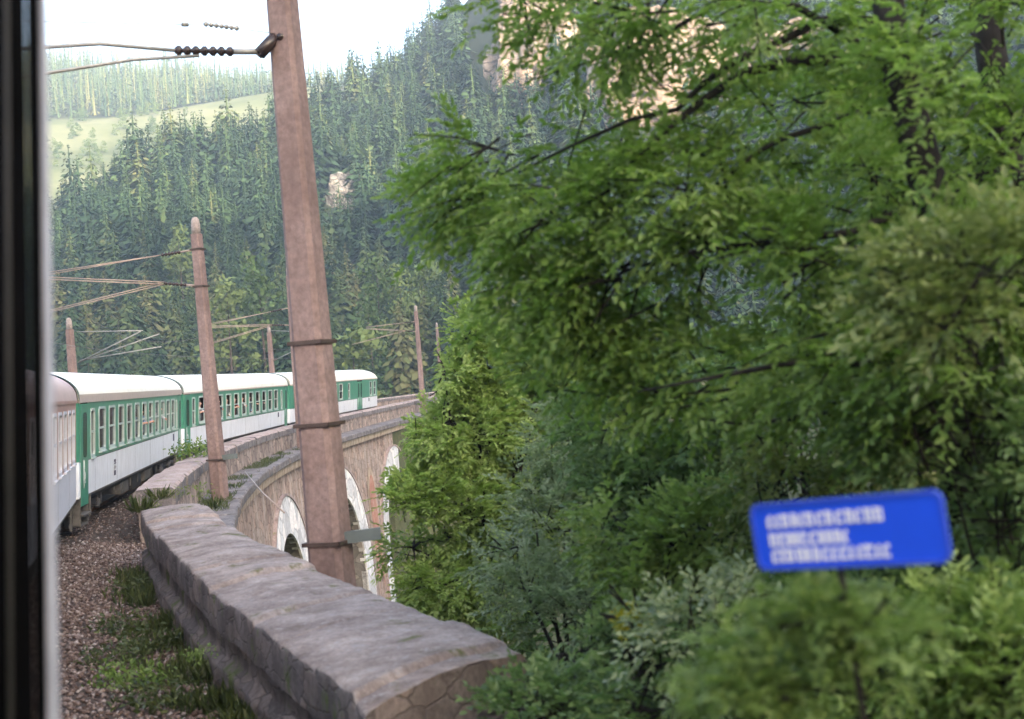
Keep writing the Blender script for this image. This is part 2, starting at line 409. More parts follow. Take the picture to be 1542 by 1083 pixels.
# ------------------------------------------------------------ forest
def conifer(seed, whorls=24, per=10, sub=2, R=.19, bl=1.0):
    """unit-height spruce: tiers of drooping boughs, each bough a few shingle-like sprays"""
    g = np.random.default_rng(seed); V = []; Q = []
    lean = g.normal(0, .012, 2); gap = g.uniform(.05, .16); expo = g.uniform(.60, .92)
    for i in range(whorls):
        t = gap + (.985 - gap) * (i + g.uniform(-.4, .4)) / whorls
        r0 = R * (1 - t) ** expo * (1 + .16 * math.sin(i * 1.7 + seed)) + .006
        m = max(4, int(per * (.4 + .6 * (1 - t)))); ph = g.uniform(0, 6.28)
        for j in range(m):
            a = ph + 6.283 * j / m + g.normal(0, .22); r = r0 * g.uniform(.55, 1.2)
            for k in range(sub):
                f = 1.0 - .38 * k + g.uniform(-.12, .08); aa = a + (k * g.normal(0, .35)); ca, sa = math.cos(aa), math.sin(aa)
                L = max(.018, r * g.uniform(.34, .6) * bl); w = max(.006, L * g.uniform(.24, .42)); dn = g.uniform(.45, 1.1) ; zt = t - r * .18 * f + .06 * R * k; tw = g.normal(0, .5) * w; b = len(V)
                for (u_, s_) in ((0, 0), (.5, 1), (1, 0), (.5, -1)):
                    rr = r * f - L * (1 - u_); V.append((ca * rr - sa * s_ * w + lean[0] * t, sa * rr + ca * s_ * w + lean[1] * t, zt + L * dn * (1 - u_) * .9 + s_ * tw - (.25 * w if s_ else 0)))
                Q.append((b, b + 1, b + 2, b + 3))
    b = len(V); k_ = 7; hs = (.05, .25, .5, .75, .93)
    for t in hs:
        for j in range(k_):
            a = 6.283 * j / k_ + t * 3; rr = R * (1 - t) ** expo * .13 * g.uniform(.8, 1.2) if t > .1 else R * .2
            V.append((rr * math.cos(a) + lean[0] * t, rr * math.sin(a) + lean[1] * t, t))
    for i in range(len(hs) - 1):
        for j in range(k_): Q.append((b + i * k_ + j, b + i * k_ + (j + 1) % k_, b + (i + 1) * k_ + (j + 1) % k_, b + (i + 1) * k_ + j))
    return np.array(V), np.array(Q)
def puff_tree(seed, n=1500, narrow=.28):
    g = np.random.default_rng(seed); cs = []
    for i in range(26):
        t = g.uniform(.22, .95); r = narrow * math.sin(min(1, (1.02 - t) / .62) * 1.4) * g.uniform(.2, .9); a = g.uniform(0, 6.28)
        cs.append((r * math.cos(a), r * math.sin(a), t, g.uniform(.05, .10)))
    cs = np.array(cs); k = g.integers(0, len(cs), n); d = g.normal(0, 1, (n, 3)); d /= np.linalg.norm(d, axis=1)[:, None]
    P = cs[k, :3] + d * cs[k, 3:4] * g.uniform(.6, 1.1, (n, 1)) * np.array([1, 1, .8])
    A = g.normal(0, 1, (n, 3)); A /= np.linalg.norm(A, axis=1)[:, None]; B = np.cross(A, d + .3 * g.normal(0, 1, (n, 3))); B /= np.linalg.norm(B, axis=1)[:, None]
    sz = g.uniform(.010, .020, (n, 1)); V = np.stack([P - A * sz, P + B * sz * .6, P + A * sz, P - B * sz * .6], 1).reshape(-1, 3)
    return V, np.arange(n * 4).reshape(-1, 4)
def trunk_mesh(name, h0=0, h1=.9, r=.011):
    mb = MB(); mb.tube([(0, 0, h0 - .04), (0, 0, .3), (0, 0, h1)], [r, r * .8, r * .12], 6)
    me = bpy.data.meshes.new(name); me.from_pydata(mb.V, [], mb.F); me.update(); me.materials.append(M['fir_bark']); return me
def build_forest():
    hi = [np_mesh('crown', *conifer(100 + i, 32 + 3 * (i % 3), 24, 2, [.19, .21, .25, .17, .23][i], .85)) for i in range(5)]
    lite = [np_mesh('crown', *puff_tree(200 + i, 1500, [.22, .28, .25][i])) for i in range(3)]
    for m_ in hi: m_.materials.append(M['conifer'])
    for m_ in lite: m_.materials.append(M['light_crown'])
    tm = trunk_mesh('trunk')
    lo = [conifer(300 + i, 22, 17, 1, [.20, .23, .17, .21, .25][i], 1.15) for i in range(5)]
    vl = [conifer(400 + i, 11, 7, 1, [.18, .16, .2][i]) for i in range(3)]
    g = np.random.default_rng(11); main = []; far = []
    # jittered grid on the near hillside
    for d in np.arange(196, 660, 6.4):
        for a in np.arange(-.42, .62, 5.8 / d):
            aa = a + g.normal(0, 1.6 / d); dd = d + g.normal(0, 1.7)
            x, y = dd * math.sin(aa), dd * math.cos(aa); px = 771 + 2000 * x / y
            D = interp(px, [-200, 400, 700, 1000], [440, 470, 600, 620])
            if dd > D + 14: continue
            if px > 640 and dd > 300 and g.random() < .35: continue
            nn = mnoise.noise(Vector((x * .03, y * .03, 5)))
            h = 13 + 12 * g.random() + 6 * nn
            if dd > D - 25 and g.random() < .3: h *= 1.15
            # gap at rock outcrop
            z = hill(x, y); py = 541.5 - 2000 * (z + h * .5) / y + 12.5 - .0787 * (px - 771)
            if abs(px - 522) < 40 and 262 < py < 322: continue
            if 738 < px < 860 and -60 < py < 120: continue
            if 960 < px < 1060 and 70 < py < 190: continue
            main.append((x, y, z, h, px, dd, z + h))
    main.sort(key=lambda q: q[5])
    def vis(q):
        hor = 554 + .0787 * (771 - q[4]); ty = hor - 2000 * q[6] / q[1]
        return 60 < q[4] < 900 and ty < 548
    chosen = [q for q in main if vis(q)][:270]
    cid = set(id(q) for q in chosen); rest = [q for q in main if id(q) not in cid]
    first = {}
    def place(i, kind, x, y, z, h, wid, lab, cat, grp):
        t = empty('spruce_tree' if kind == 'c' else 'broadleaf_tree'); t.location = (x, y, z - .3); t.scale = (h * wid, h * wid, h); t.rotation_euler = (g.normal(0, .015), g.normal(0, .015), g.uniform(0, 6.28))
        tag(t, lab, cat, grp)
        link_mesh('crown', (hi if kind == 'c' else lite)[i % (5 if kind == 'c' else 3)], [], t)
        link_mesh('trunk', tm, [], t)
    for i, q in enumerate(chosen):
        near = q[5]
        lab = 'dark green spruce on the lower forest slope behind the train roofs' if near < 262 else 'dark green spruce standing among others higher up the forest slope'
        place(g.integers(0, 5), 'c', q[0], q[1], q[2], q[3], g.uniform(.85, 1.3), lab, 'spruce', 'spruces low on the forest slope' if near < 262 else 'spruces higher on the forest slope')
    # light green trees that stand out
    lights = [(340, 400, 470, 230), (392, 372, 450, 238), (272, 335, 400, 300), (536, 470, 575, 205), (570, 375, 500, 262), (605, 392, 500, 256), (640, 375, 495, 262), (458, 590, 620, 230), (560, 430, 520, 240), (735, 415, 520, 240)]
    LL = ['pale green broadleaf tree above the middle coach, left one of a pair', 'pale yellow green tree above the middle coach, right one of a pair', 'tall pale tree just left of the second catenary mast top',
          'rounded light green tree low above the last coach', 'light green tree left in the bright clump above the last coach', 'light green tree in the middle of the bright clump above the last coach',
          'light green tree right in the bright clump above the last coach', '', 'small light green tree below the bright clump above the last coach', 'pale green tree between the bright clump and the overhanging branches']
    for i, (px, py0, py1, y) in enumerate(lights):
        if not LL[i]: continue
        p = at(px, py1, y); z = hill(p.x, p.y); top = at(px, py0, y).z; h = top - z
        h = max(14, min(34, h)); place(i, 'l', p.x, p.y, top - h, h, .95 if i != 3 else 1.1, LL[i], 'tree', 'light green trees on the forest slope')
    def merge(name, items, protos, mat, kind='stuff', scale_w=1.1):
        Vs, Qs, Ts = [], [], []; b = 0
        for (x, y, z, h, tint) in items:
            V, Q = protos[g.integers(0, len(protos))]; a = g.uniform(0, 6.28); c, s = math.cos(a), math.sin(a); w = h * g.uniform(.85, 1.35)
            W = np.empty_like(V); W[:, 0] = (V[:, 0] * c - V[:, 1] * s) * w + x; W[:, 1] = (V[:, 0] * s + V[:, 1] * c) * w + y; W[:, 2] = V[:, 2] * h + z
            Vs.append(W); Qs.append(Q + b); b += len(V); Ts.append(np.full(len(V), tint))
        o = link_mesh(name, np_mesh(name, np.concatenate(Vs), np.concatenate(Qs), tint=np.concatenate(Ts)), mat); tag(o, kind=kind); return o
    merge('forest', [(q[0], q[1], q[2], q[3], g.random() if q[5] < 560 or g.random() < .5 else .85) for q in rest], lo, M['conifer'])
    for d in np.arange(855, 1230, 9):
        for a in np.arange(-.38, -.08, 7.0 / d):
            aa = a + g.normal(0, 2.4 / d); dd = d + g.normal(0, 3)
            if g.random() < .12: continue
            x, y = dd * math.sin(aa), dd * math.cos(aa); far.append((x, y, hill(x, y), 17 + 14 * g.random() ** 2, g.random()))
    merge('forest', far, vl, M['conifer'])
    for i in range(16):
        y = g.uniform(52, 150); x = -24 - g.uniform(0, 26)
        place(i, 'l', x, y, -23, g.uniform(10, 15), 1.5, 'broadleaf tree down in the valley, its leaves seen through the viaduct arches', 'tree', 'valley trees seen through the arches')
    # bushes on the sunny meadow
    bs = []
    for i in range(46):
        px = g.uniform(75, 330); dd = g.uniform(690, 850); u = (px - 771) / 2000; y = dd / math.sqrt(1 + u * u); x = u * y
        t = empty('meadow_bush', (x, y, hill(x, y) - 1.5)); h = g.uniform(5, 12); t.scale = (h * 1.5, h * 1.5, h)
        tag(t, 'small rounded bush on the sunlit meadow below the far wooded hill', 'bush', 'bushes on the sunlit meadow')
        link_mesh('crown', lite[i % 3], [], t)
build_forest()

def rock(name, c, rad, seed, mat, label, group=None, rot=0, rough=.35):
    bm = bmesh.new(); bmesh.ops.create_icosphere(bm, subdivisions=5, radius=1)
    for v in bm.verts:
        n = v.co.copy(); f = mnoise.hetero_terrain(n * 1.6 + Vector((seed, 0, 0)), 1, 2, 5, .6)
        cellv = mnoise.cell(Vector((n.x * 3 + seed, n.y * 3, n.z * 5)))
        v.co = n * (1 + rough * (f - .8) * .6 + .07 * cellv)
        v.co = Vector((v.co.x * rad[0], v.co.y * rad[1], v.co.z * rad[2]))
    me = bpy.data.meshes.new(name); bm.to_mesh(me); bm.free()
    o = link_mesh(name, me, mat); o.location = c; o.rotation_euler = (0, 0, rot); tag(o, label, 'rock', group); return o
def hillhit(px, py, add=0):
    d = ray(px, py)
    for y in np.arange(195, 1300, 2):
        p = d * (y / d.y)
        if p.z < hill(p.x, p.y): return p
    return d * (600 / d.y)
p = hillhit(522, 310); rock('rock_outcrop', p + Vector((0, 1, -2)), (9, 6, 11), 3, M['rock'], 'grey rock outcrop showing between spruces on the forest slope')
p = hillhit(795, 150); rock('rock_cliff', p + Vector((3, 4, 14)), (13, 11, 24), 8, M['cliff'], 'sunlit pale ochre cliff above the forest, left of the branches')
p = hillhit(880, 60); rock('rock_cliff', p + Vector((0, 6, 6)), (14, 10, 16), 12, M['cliff'], 'ochre cliff top behind the leaves at the upper edge')
p = hillhit(1005, 170); rock('rock_cliff', p + Vector((0, 2, 8)), (20, 12, 19), 21, M['cliff'], 'ochre cliff seen through gaps around the dark forked branch')
p = hillhit(1220, 100); rock('rock_cliff', p + Vector((0, 4, 3)), (15, 9, 10), 31, M['cliff'], 'ochre cliff patch behind the leaning tree trunks')

# ------------------------------------------------------------ track bed
def strip(mb, s0, s1, ds, prof, m=0, close=True, smooth=False):
    ss = np.arange(s0, s1 + 1e-6, ds)
    mb.loft([[path(s, o, z) for (o, z) in prof] for s in ss], m, close, smooth, close)
def build_track():
    mb = MB(); strip(mb, -100, 130, 1.0, [(-3.1, -3.60), (-1.9, RAILZ - .12), (1.9, RAILZ - .12), (2.5, -3.46), (3.6, -3.585)], close=False)
    strip(mb, -100, 130, 1.0, [(-9, -3.60), (-3.1, -3.60)], close=False)
    tag(mb.build('ballast_bed', M['ballast_bed']), kind='structure')
    mb = MB(); g = random.Random(5)
    for off in (-.75, .75):
        for (a, b, z0, z1) in ((-.035, .035, -.05, 0), (-.01, .01, -.13, -.05), (-.07, .07, -.15, -.13)):
            strip(mb, -80, 100, 1.5, [(off + a, RAILZ + z0), (off + b, RAILZ + z0), (off + b, RAILZ + z1), (off + a, RAILZ + z1)], 0)
    tr = mb.build('railway_track', M['rust']); tag(tr, 'rusty rails on dark sleepers running under the train', 'railway track')
    mb = MB()
    for i in range(int(180 / .65)):
        s = -80 + i * .65; a, b = path(s, -1.25), path(s, 1.25); t = (path(s + .1) - path(s)).normalized() * .12
        mb.add([a - t + Vector((0, 0, RAILZ - .3)), b - t + Vector((0, 0, RAILZ - .3)), b + t + Vector((0, 0, RAILZ - .3)), a + t + Vector((0, 0, RAILZ - .3)),
                a - t + Vector((0, 0, RAILZ - .10)), b - t + Vector((0, 0, RAILZ - .10)), b + t + Vector((0, 0, RAILZ - .10)), a + t + Vector((0, 0, RAILZ - .10))],
               [(0, 1, 2, 3), (7, 6, 5, 4), (0, 4, 5, 1), (1, 5, 6, 2), (2, 6, 7, 3), (3, 7, 4, 0)])
    mb.build('sleepers', M['sleeper'], tr)['kind'] = 'stuff'
    # loose stones
    n = 30000; ss = np.concatenate([RG.uniform(-63, -40, int(n * .75)), RG.uniform(-40, -5, n - int(n * .75))]); oo = RG.uniform(1.0, 4.6, n)
    base = np.array([(1, 0, 0), (-1, 0, 0), (0, 1, 0), (0, -1, 0), (0, 0, 1), (0, 0, -1)], float)
    tri = np.array([(0, 2, 4), (2, 1, 4), (1, 3, 4), (3, 0, 4), (2, 0, 5), (1, 2, 5), (3, 1, 5), (0, 3, 5)])
    P = np.array([path(s, o) for s, o in zip(ss, oo)]); z = np.interp(oo, [1.9, 2.5, 3.6], [RAILZ - .12, -3.46, -3.585])
    P[:, 2] = z + RG.uniform(-.01, .035, n)
    sz = RG.uniform(.022, .055, (n, 1, 1)) * RG.uniform(.6, 1.2, (n, 6, 1)); a = RG.uniform(0, 6.28, n); c, s_ = np.cos(a), np.sin(a)
    B = base[None] * sz * np.array([1, .8, .65]) + RG.normal(0, .006, (n, 6, 3))
    B2 = B.copy(); B2[..., 0] = B[..., 0] * c[:, None] - B[..., 1] * s_[:, None]; B2[..., 1] = B[..., 0] * s_[:, None] + B[..., 1] * c[:, None]
    V = (B2 + P[:, None]).reshape(-1, 3); Fq = (tri[None] + 6 * np.arange(n)[:, None, None]).reshape(-1, 3)
    m = bpy.data.materials['ballast_stone']; nt = m.node_tree; b = nt.nodes['Principled BSDF']; geo = N(nt, 'ShaderNodeNewGeometry')
    c = ramp(nt, geo.outputs['Random Per Island'], [(0, (.085, .055, .047)), (.5, (.17, .12, .105)), (.85, (.27, .21, .19)), (1, (.44, .39, .38))])
    nt.links.new(c, b.inputs['Base Color'])
    tag(link_mesh('gravel', np_mesh('gravel', V, Fq), m), kind='stuff')
build_track()

# ------------------------------------------------------------ near wall (wing wall with broad coping)
NI = [(213, 768), (218, 783), (290, 861), (389, 933), (467, 990), (552, 1058)]
NO = [(313, 760), (363, 798), (415, 824), (519, 868), (643, 912), (792, 970)]
ZC = -2.35
def poly_eval(P, n):
    P = [Vector(p) for p in P]; L = [0]
    for a, b in zip(P, P[1:]): L.append(L[-1] + (b - a).length)
    T = np.linspace(0, L[-1], n); A = np.array(P); out = np.stack([np.interp(T, L, A[:, i]) for i in range(3)], 1)
    for _ in range(int(n / 26)):
        out[1:-1] = (out[:-2] + 2 * out[1:-1] + out[2:]) / 4
    return out
def fbm(p, sc, s=0): return mnoise.fractal(Vector((p[0] * sc + s, p[1] * sc, p[2] * sc)), 1, 2, 5)
def build_near_wall():
    I = poly_eval([onz(*q, ZC) for q in NI], 520); O = poly_eval([onz(*q, ZC) for q in NO], 520)
    root = empty('stone_wall', (I[260][0], I[260][1], -3.6)); off = root.location
    tag(root, 'thick weathered stone wall with broad pinkish grey coping running beside the ballast', 'stone wall')
    prof = [(-.02, -.42), (-.02, -.30), (-.015, -.16), (-.01, -.06), (-.002, -.022), (.008, -.006), (.03, 0)] + [(f, 0) for f in np.linspace(.09, .93, 19)] + [(.96, -.015), (.985, -.05), (1, -.11), (1, -.2), (1, -.32), (1, -.42)]
    rings = []; jl = 0; joints = []
    for i in range(520):
        jl += (np.linalg.norm(I[i] - I[max(i - 1, 0)]))
        ring = []
        slab = math.floor(jl / 1.35); fr = jl / 1.35 - slab; j = min(fr, 1 - fr) * 1.35
        groove = -.05 * max(0, 1 - j / .045); hs = (mnoise.cell(Vector((slab * 1.7, 3.1, 0))) - .5) * .05
        for (f, z) in prof:
            p = I[i] * (1 - f) + O[i] * f; crown = .05 * math.sin(max(0, min(1, f)) * math.pi)
            n1 = fbm(p, .9) * .035 + fbm(p, 4, 5) * .014
            ed = (f < .06) * fbm(p, 2.2, 9) * .022 * (1 if z < 0 else .4)
            d = (O[i] - I[i]) / max(.01, np.linalg.norm(O[i] - I[i]))
            ring.append(Vector(p) + Vector(d) * ed + Vector((0, 0, z + crown + n1 + groove + hs)) - off)
        rings.append(ring)
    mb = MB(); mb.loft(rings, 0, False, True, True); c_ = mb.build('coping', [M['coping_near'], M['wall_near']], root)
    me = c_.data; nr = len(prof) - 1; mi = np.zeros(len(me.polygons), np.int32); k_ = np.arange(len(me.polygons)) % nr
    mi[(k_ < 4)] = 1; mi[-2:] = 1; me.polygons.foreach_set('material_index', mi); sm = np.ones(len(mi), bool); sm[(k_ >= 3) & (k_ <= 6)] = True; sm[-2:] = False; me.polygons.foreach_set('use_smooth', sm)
    rings = []
    for i in range(520):
        d = (O[i] - I[i]); L = np.linalg.norm(d); d = Vector(d / L); ring = []
        for k, z in enumerate(np.linspace(-.40, -1.6, 16)):
            p = Vector(I[i]) + d * .07; q = p + Vector((0, 0, z)); step = -.12 if z < -.86 else 0
            ring.append(q + d * (step + fbm(q, 1.6) * .05 + fbm(q, 6, 3) * .02) - off)
        for k, z in enumerate(np.linspace(-2.6, -.40, 10)):
            q = Vector(O[i]) - d * .06 + Vector((0, 0, z)); ring.append(q + d * (fbm(q, 1.6, 2) * .05 + (.0 if z > -1 else .1)) - off)
        rings.append(ring)
    mb = MB(); mb.loft(rings, 0, True, True, True); mb.build('wall_body', M['wall_near'], root)
    return I, O
NWI, NWO = build_near_wall()

# ------------------------------------------------------------ viaduct
ARCH_C = [-7.5, 11.5, 32, 52.5, 75.5, 95, 114]
AR, CROWN, OUT = 5.5, -7.1, 5.0
def build_viaduct():
    root = empty('viaduct', path(17, 0, -3.6)); off = root.location
    tag(root, 'curved stone railway viaduct with white arch rings carrying the train', 'viaduct')
    def sub(mb): mb.V = [tuple(Vector(v) - off) for v in mb.V]; return mb
    S0, S1 = -44.5, 122
    def otop(s):
        for c in ARCH_C:
            if abs(s - c) < AR: return CROWN - AR + math.sqrt(AR * AR - (s - c) ** 2)
        return None
    # outer and inner faces with openings
    ss = []
    s = S0
    edges = sorted([c + e * AR for c in ARCH_C for e in (-1, 1)])
    ss = sorted(set([S0, S1] + [round(x, 4) for x in np.arange(S0, S1, 1.2)] + [round(c + AR * math.sin(t), 4) for c in ARCH_C for t in np.linspace(-math.pi / 2, math.pi / 2, 25)]))
    ss = [x for x in ss if S0 <= x <= S1]
    mb = MB()
    for o, bat in ((OUT - .35, .03), (-5.2, -.03)):
        for a, b in zip(ss, ss[1:]):
            if b - a < 1e-3: continue
            m_ = (a + b) / 2; inside = otop(m_) is not None
            za = (otop(a) if otop(a) is not None else CROWN - AR) if inside else -30
            zb = (otop(b) if otop(b) is not None else CROWN - AR) if inside else -30
            def pt(s_, z): return path(s_, o + bat * (-4.3 - z), z)
            mb.add([pt(a, -4.2), pt(b, -4.2), pt(b, zb), pt(a, za)], [(0, 1, 2, 3)])
    mb.build  # spandrel walls
    sub(mb).build('spandrel_wall', M['spandrel'], root)
    mb = MB()
    for c in ARCH_C:
        pts = [(c - AR, -30.)] + [(c - AR * math.cos(t), CROWN - AR + AR * math.sin(t)) for t in np.linspace(0, math.pi, 25)] + [(c + AR, -30.)]
        mb.loft([[path(s_, OUT - .36 + .03 * (-4.3 - z), z) for s_, z in pts], [path(s_, -5.19 - .03 * (-4.3 - z), z) for s_, z in pts]], 0, False, True)
    sub(mb).build('arch_soffit', M['soffit'], root)
    for c in ARCH_C[0:5]:
        mb = MB(); T = 1.8; TH = 2.4
        inn = [(c - AR, -22)] + [(c - AR * math.cos(t), CROWN - AR + AR * math.sin(t)) for t in np.linspace(0, math.pi, 29)] + [(c + AR, -22)]
        outr = [(c - AR - TH, -22)] + [(c - (AR + TH) * math.cos(t), CROWN - AR + (AR + T) * math.sin(t)) for t in np.linspace(0, math.pi, 29)] + [(c + AR + TH, -22)]
        rings = []
        for (si, zi), (so, zo) in zip(inn, outr):
            fo = lambda z, e: OUT - .35 + .03 * (-4.3 - z) + e
            rings.append([path(si, fo(zi, -.3), zi), path(si, fo(zi, .10), zi), path(so, fo(zo, .10), zo), path(so, fo(zo, -.02), zo)])
        mb.loft(rings, 0, False, False)
        # dark outline moulding
        rings = []
        for (si, zi), (so, zo) in zip(inn, outr):
            k = 1.0; rings.append([path(so, OUT - .35 + .03 * (-4.3 - zo) - .02, zo), path(so, OUT - .35 + .03 * (-4.3 - zo) + .16, zo), path(c + (so - c) * 1.035, OUT - .35 + .03 * (-4.3 - zo) + .16, zo + .12), path(c + (so - c) * 1.035, OUT - .35 + .03 * (-4.3 - zo) - .02, zo + .12)])
        mb.loft(rings, 1, False, False)
        sub(mb).build('arch_ring', [M['voussoir'], M['coping_top']], root)
    for c in (-20, 2.0, 21.8, 42.5):
        mb = MB()
        for (w, h, e, m_) in ((1.5, 2.1, .05, 1), (1.05, 1.55, .09, 0)):
            pts = [(c - w, -15)] + [(c - w * math.cos(t), -8.2 + h * math.sin(t)) for t in np.linspace(0, math.pi, 17)] + [(c + w, -15)]
            V = [path(s_, OUT - .35 + .03 * (-4.3 - z) + e, z) for s_, z in pts]; V.append(path(c, OUT - .35 + .03 * (11 - 4.3) + e, -11))
            mb.add(V, [(i, i + 1, len(V) - 1) for i in range(len(V) - 2)], m_)
        sub(mb).build('blind_niche', [M['niche'], M['cornice']], root)
    # string course, cornice and walkway slab
    mb = MB(); strip(mb, -44.5, S1, .6, [(OUT - .4, -4.25), (OUT - .05, -4.20), (OUT + .02, -3.78), (OUT - .4, -3.78)])
    sub(mb).build('corbel_course', M['cornice'], root)
    mb = MB(); g = random.Random(3); s = -45.0
    while s < S1 - 1:
        L = g.uniform(.9, 1.5); a, b = s, s + L - .025; z = -3.45 + g.uniform(-.012, .012); o = OUT + .16 + g.uniform(-.03, .03)
        rings = [[path(x, 3.6, -3.79), path(x, o - .03, -3.79), path(x, o, -3.76), path(x, o, z - .05), path(x, o - .05, z), path(x, 3.6, z + .02)] for x in np.linspace(a, b, 3)]
        mb.loft(rings, 0, True, False, True); s += L
    sub(mb).build('cornice', M['coping'], root)
    # parapets
    for (oi, oo, nm) in ((2.9, 3.9, 'parapet_wall'), (-5.2, -4.5, 'parapet_wall')):
        mb = MB(); strip(mb, -40.2 if oi > 0 else -34, S1, .8, [(oi + .08, -3.62), (oi + .08, -2.62), (oo - .08, -2.62), (oo - .08, -3.62)])
        sub(mb).build(nm, M['parapet'], root)
        mb = MB(); s = -40.3 if oi > 0 else -34.0
        while s < S1 - 1:
            L = g.uniform(1.0, 1.7); a, b = s, s + L - .03
            zz = -2.30 + g.uniform(-.015, .015) + (.08 * (1 - sstep(-40, -28, s)) if oi > 0 else 0)
            oo2 = oo + g.uniform(-.03, .03); oi2 = oi + g.uniform(-.03, .03)
            rings = []
            for x in np.linspace(a, b, 4):
                j = lambda: g.uniform(-.01, .01)
                rings.append([path(x, oi2, -2.65), path(x, oi2, zz - .07 + j()), path(x, oi2 + .07, zz + j()), path(x, (oi2 + oo2) / 2, zz + .035 + j()), path(x, oo2 - .07, zz + j()), path(x, oo2, zz - .07 + j()), path(x, oo2, -2.65)])
            mb.loft(rings, 0, True, False, True); s += L
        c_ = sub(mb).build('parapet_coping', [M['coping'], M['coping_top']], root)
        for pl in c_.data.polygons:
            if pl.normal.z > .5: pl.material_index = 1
build_viaduct()

# ------------------------------------------------------------ catenary masts
def build_mast(p, top, lean, collars, label, group, arms=None, bracket=True, wbase=.46, wtop=.29, armmat='arm'):
    """p foot; top height above eye; lean (dx, dy) at the top; arms: list of (height above eye)"""
    H = top - p.z; t = empty('catenary_mast', p); tag(t, label, 'mast', group)
    def ax(h): f = h / H; return Vector((lean[0] * f, lean[1] * f, h))
    def w(h): return (wbase + (wtop - wbase) * h / H) / 2
    mb = MB(); rings = []
    hd = Matrix.Rotation(-_head(0) - R_(18), 3, 'Z')
    for h in [-.3] + list(np.linspace(.02, H - .55, 9)):
        c, a = ax(h), w(h); ch = a * .3
        rings.append([c + hd @ Vector(q) for q in ((a - ch, -a, 0), (a, -a + ch, 0), (a, a - ch, 0), (a - ch, a, 0), (-a + ch, a, 0), (-a, a - ch, 0), (-a, -a + ch, 0), (-a + ch, -a, 0))])
    mb.loft(rings, 0, True, False, True); mb.build('pole', M['concrete'], t)
    mb = MB(); a = w(H)
    mb.tube([ax(H - .56), ax(H - .25), ax(H - .10), ax(H - .03), ax(H)], [a * 1.02, a * 1.0, a * .85, a * .6, a * .15], 12); mb.build('cap', M['concrete_grey'], t)
    for z in collars:
        h = z - p.z; c, a = ax(h), w(h) + .03; mb = MB()
        for (q0, q1) in (((-a, -a), (a, -a + .03)), ((-a, a - .03), (a, a)), ((-a, -a), (-a + .03, a)), ((a - .03, -a), (a, a))):
            v = [c + hd @ Vector((x, y, zz)) for zz in (-.026, .026) for (x, y) in ((q0[0], q0[1]), (q1[0], q0[1]), (q1[0], q1[1]), (q0[0], q1[1]))]
            mb.add(v, [(3, 2, 1, 0), (4, 5, 6, 7), (0, 1, 5, 4), (1, 2, 6, 5), (2, 3, 7, 6), (3, 0, 4, 7)])
        if bracket and z == collars[0]:
            cb = mb.build('iron_band', M['collar'], t)
            mb = MB(); v0 = c + hd @ Vector((a - .05, -.05, -.03)); e = Vector((.50, 0.05, .02))
            mb.add([v0, v0 + e, v0 + e + Vector((0, .06, 0)), v0 + Vector((0, .06, 0)), v0 + Vector((0, 0, .16)), v0 + e + Vector((0, 0, .16)), v0 + e + Vector((0, .06, .16)), v0 + Vector((0, .06, .16))],
                   [(3, 2, 1, 0), (4, 5, 6, 7), (0, 1, 5, 4), (1, 2, 6, 5), (2, 3, 7, 6), (3, 0, 4, 7)])
            mb.build('bracket', M['bracket'], t)
        else: mb.build('iron_band', M['collar'], t)
    def insul(a, b, big=1.0):
        a, b = Vector(a), Vector(b); mb = MB(); n = 6; pts = []; rr = []
        for i in range(n):
            f = i / n; q = a.lerp(b, f); pts += [q, a.lerp(b, f + .25 / n), a.lerp(b, f + .5 / n), a.lerp(b, f + .9 / n)]; rr += [.03 * big, .065 * big, .065 * big, .03 * big]
        mb.tube(pts, rr, 10); return mb
    if arms:
        z1, z2, tip, low = arms      # attachment heights (world z), tip point and lower end relative to the mast axis
        A, B = ax(z1 - p.z), ax(z2 - p.z); tip, low = Vector(tip) + Vector((0, 0, -p.z)), Vector(low) + Vector((0, 0, -p.z))
        dA, dB = (tip - A).normalized(), (tip - B).normalized()
        insul(A + dA * .55, A + dA * 1.15).build('insulator', M['insulator'], t); insul(B + dB * .45, B + dB * 1.15).build('insulator', M['insulator'], t)
        m2 = MB()
        m2.tube([A, A + dA * .6], .03, 8); m2.tube([B, B + dB * .5], .035, 8)
        for e in (-.035, .035):
            m2.tube([A + dA * 1.1, tip + Vector((0, 0, e))], .018, 6)
            m2.tube([B + dB * 1.1 + Vector((0, 0, e)), tip + Vector((0, 0, -.12 + e))], .022, 6)
            m2.tube([B + dB * 1.15 + Vector((0, 0, e)), low + Vector((0, 0, e * .7))], .018, 6)
        m2.build('cantilever', M[armmat], t)
    return t
GR, GL = 'catenary masts along the outer ledge of the viaduct', 'catenary masts on the far side of the train'
# near mast
P1 = at(505, 905, 18.0); P1 = Vector((P1.x, 18.0, -3.75)); T1 = at(411, -60, 18.0)
t1 = build_mast(P1, at(396, -330, 18).z, ((at(396, -330, 18).x - P1.x), 0), [at(500, 816, 18).z, at(470, 640, 18).z, at(455, 517, 18).z], 'nearest and thickest pinkish concrete mast, cut off by the upper edge', GR, None, True, .53, .29)
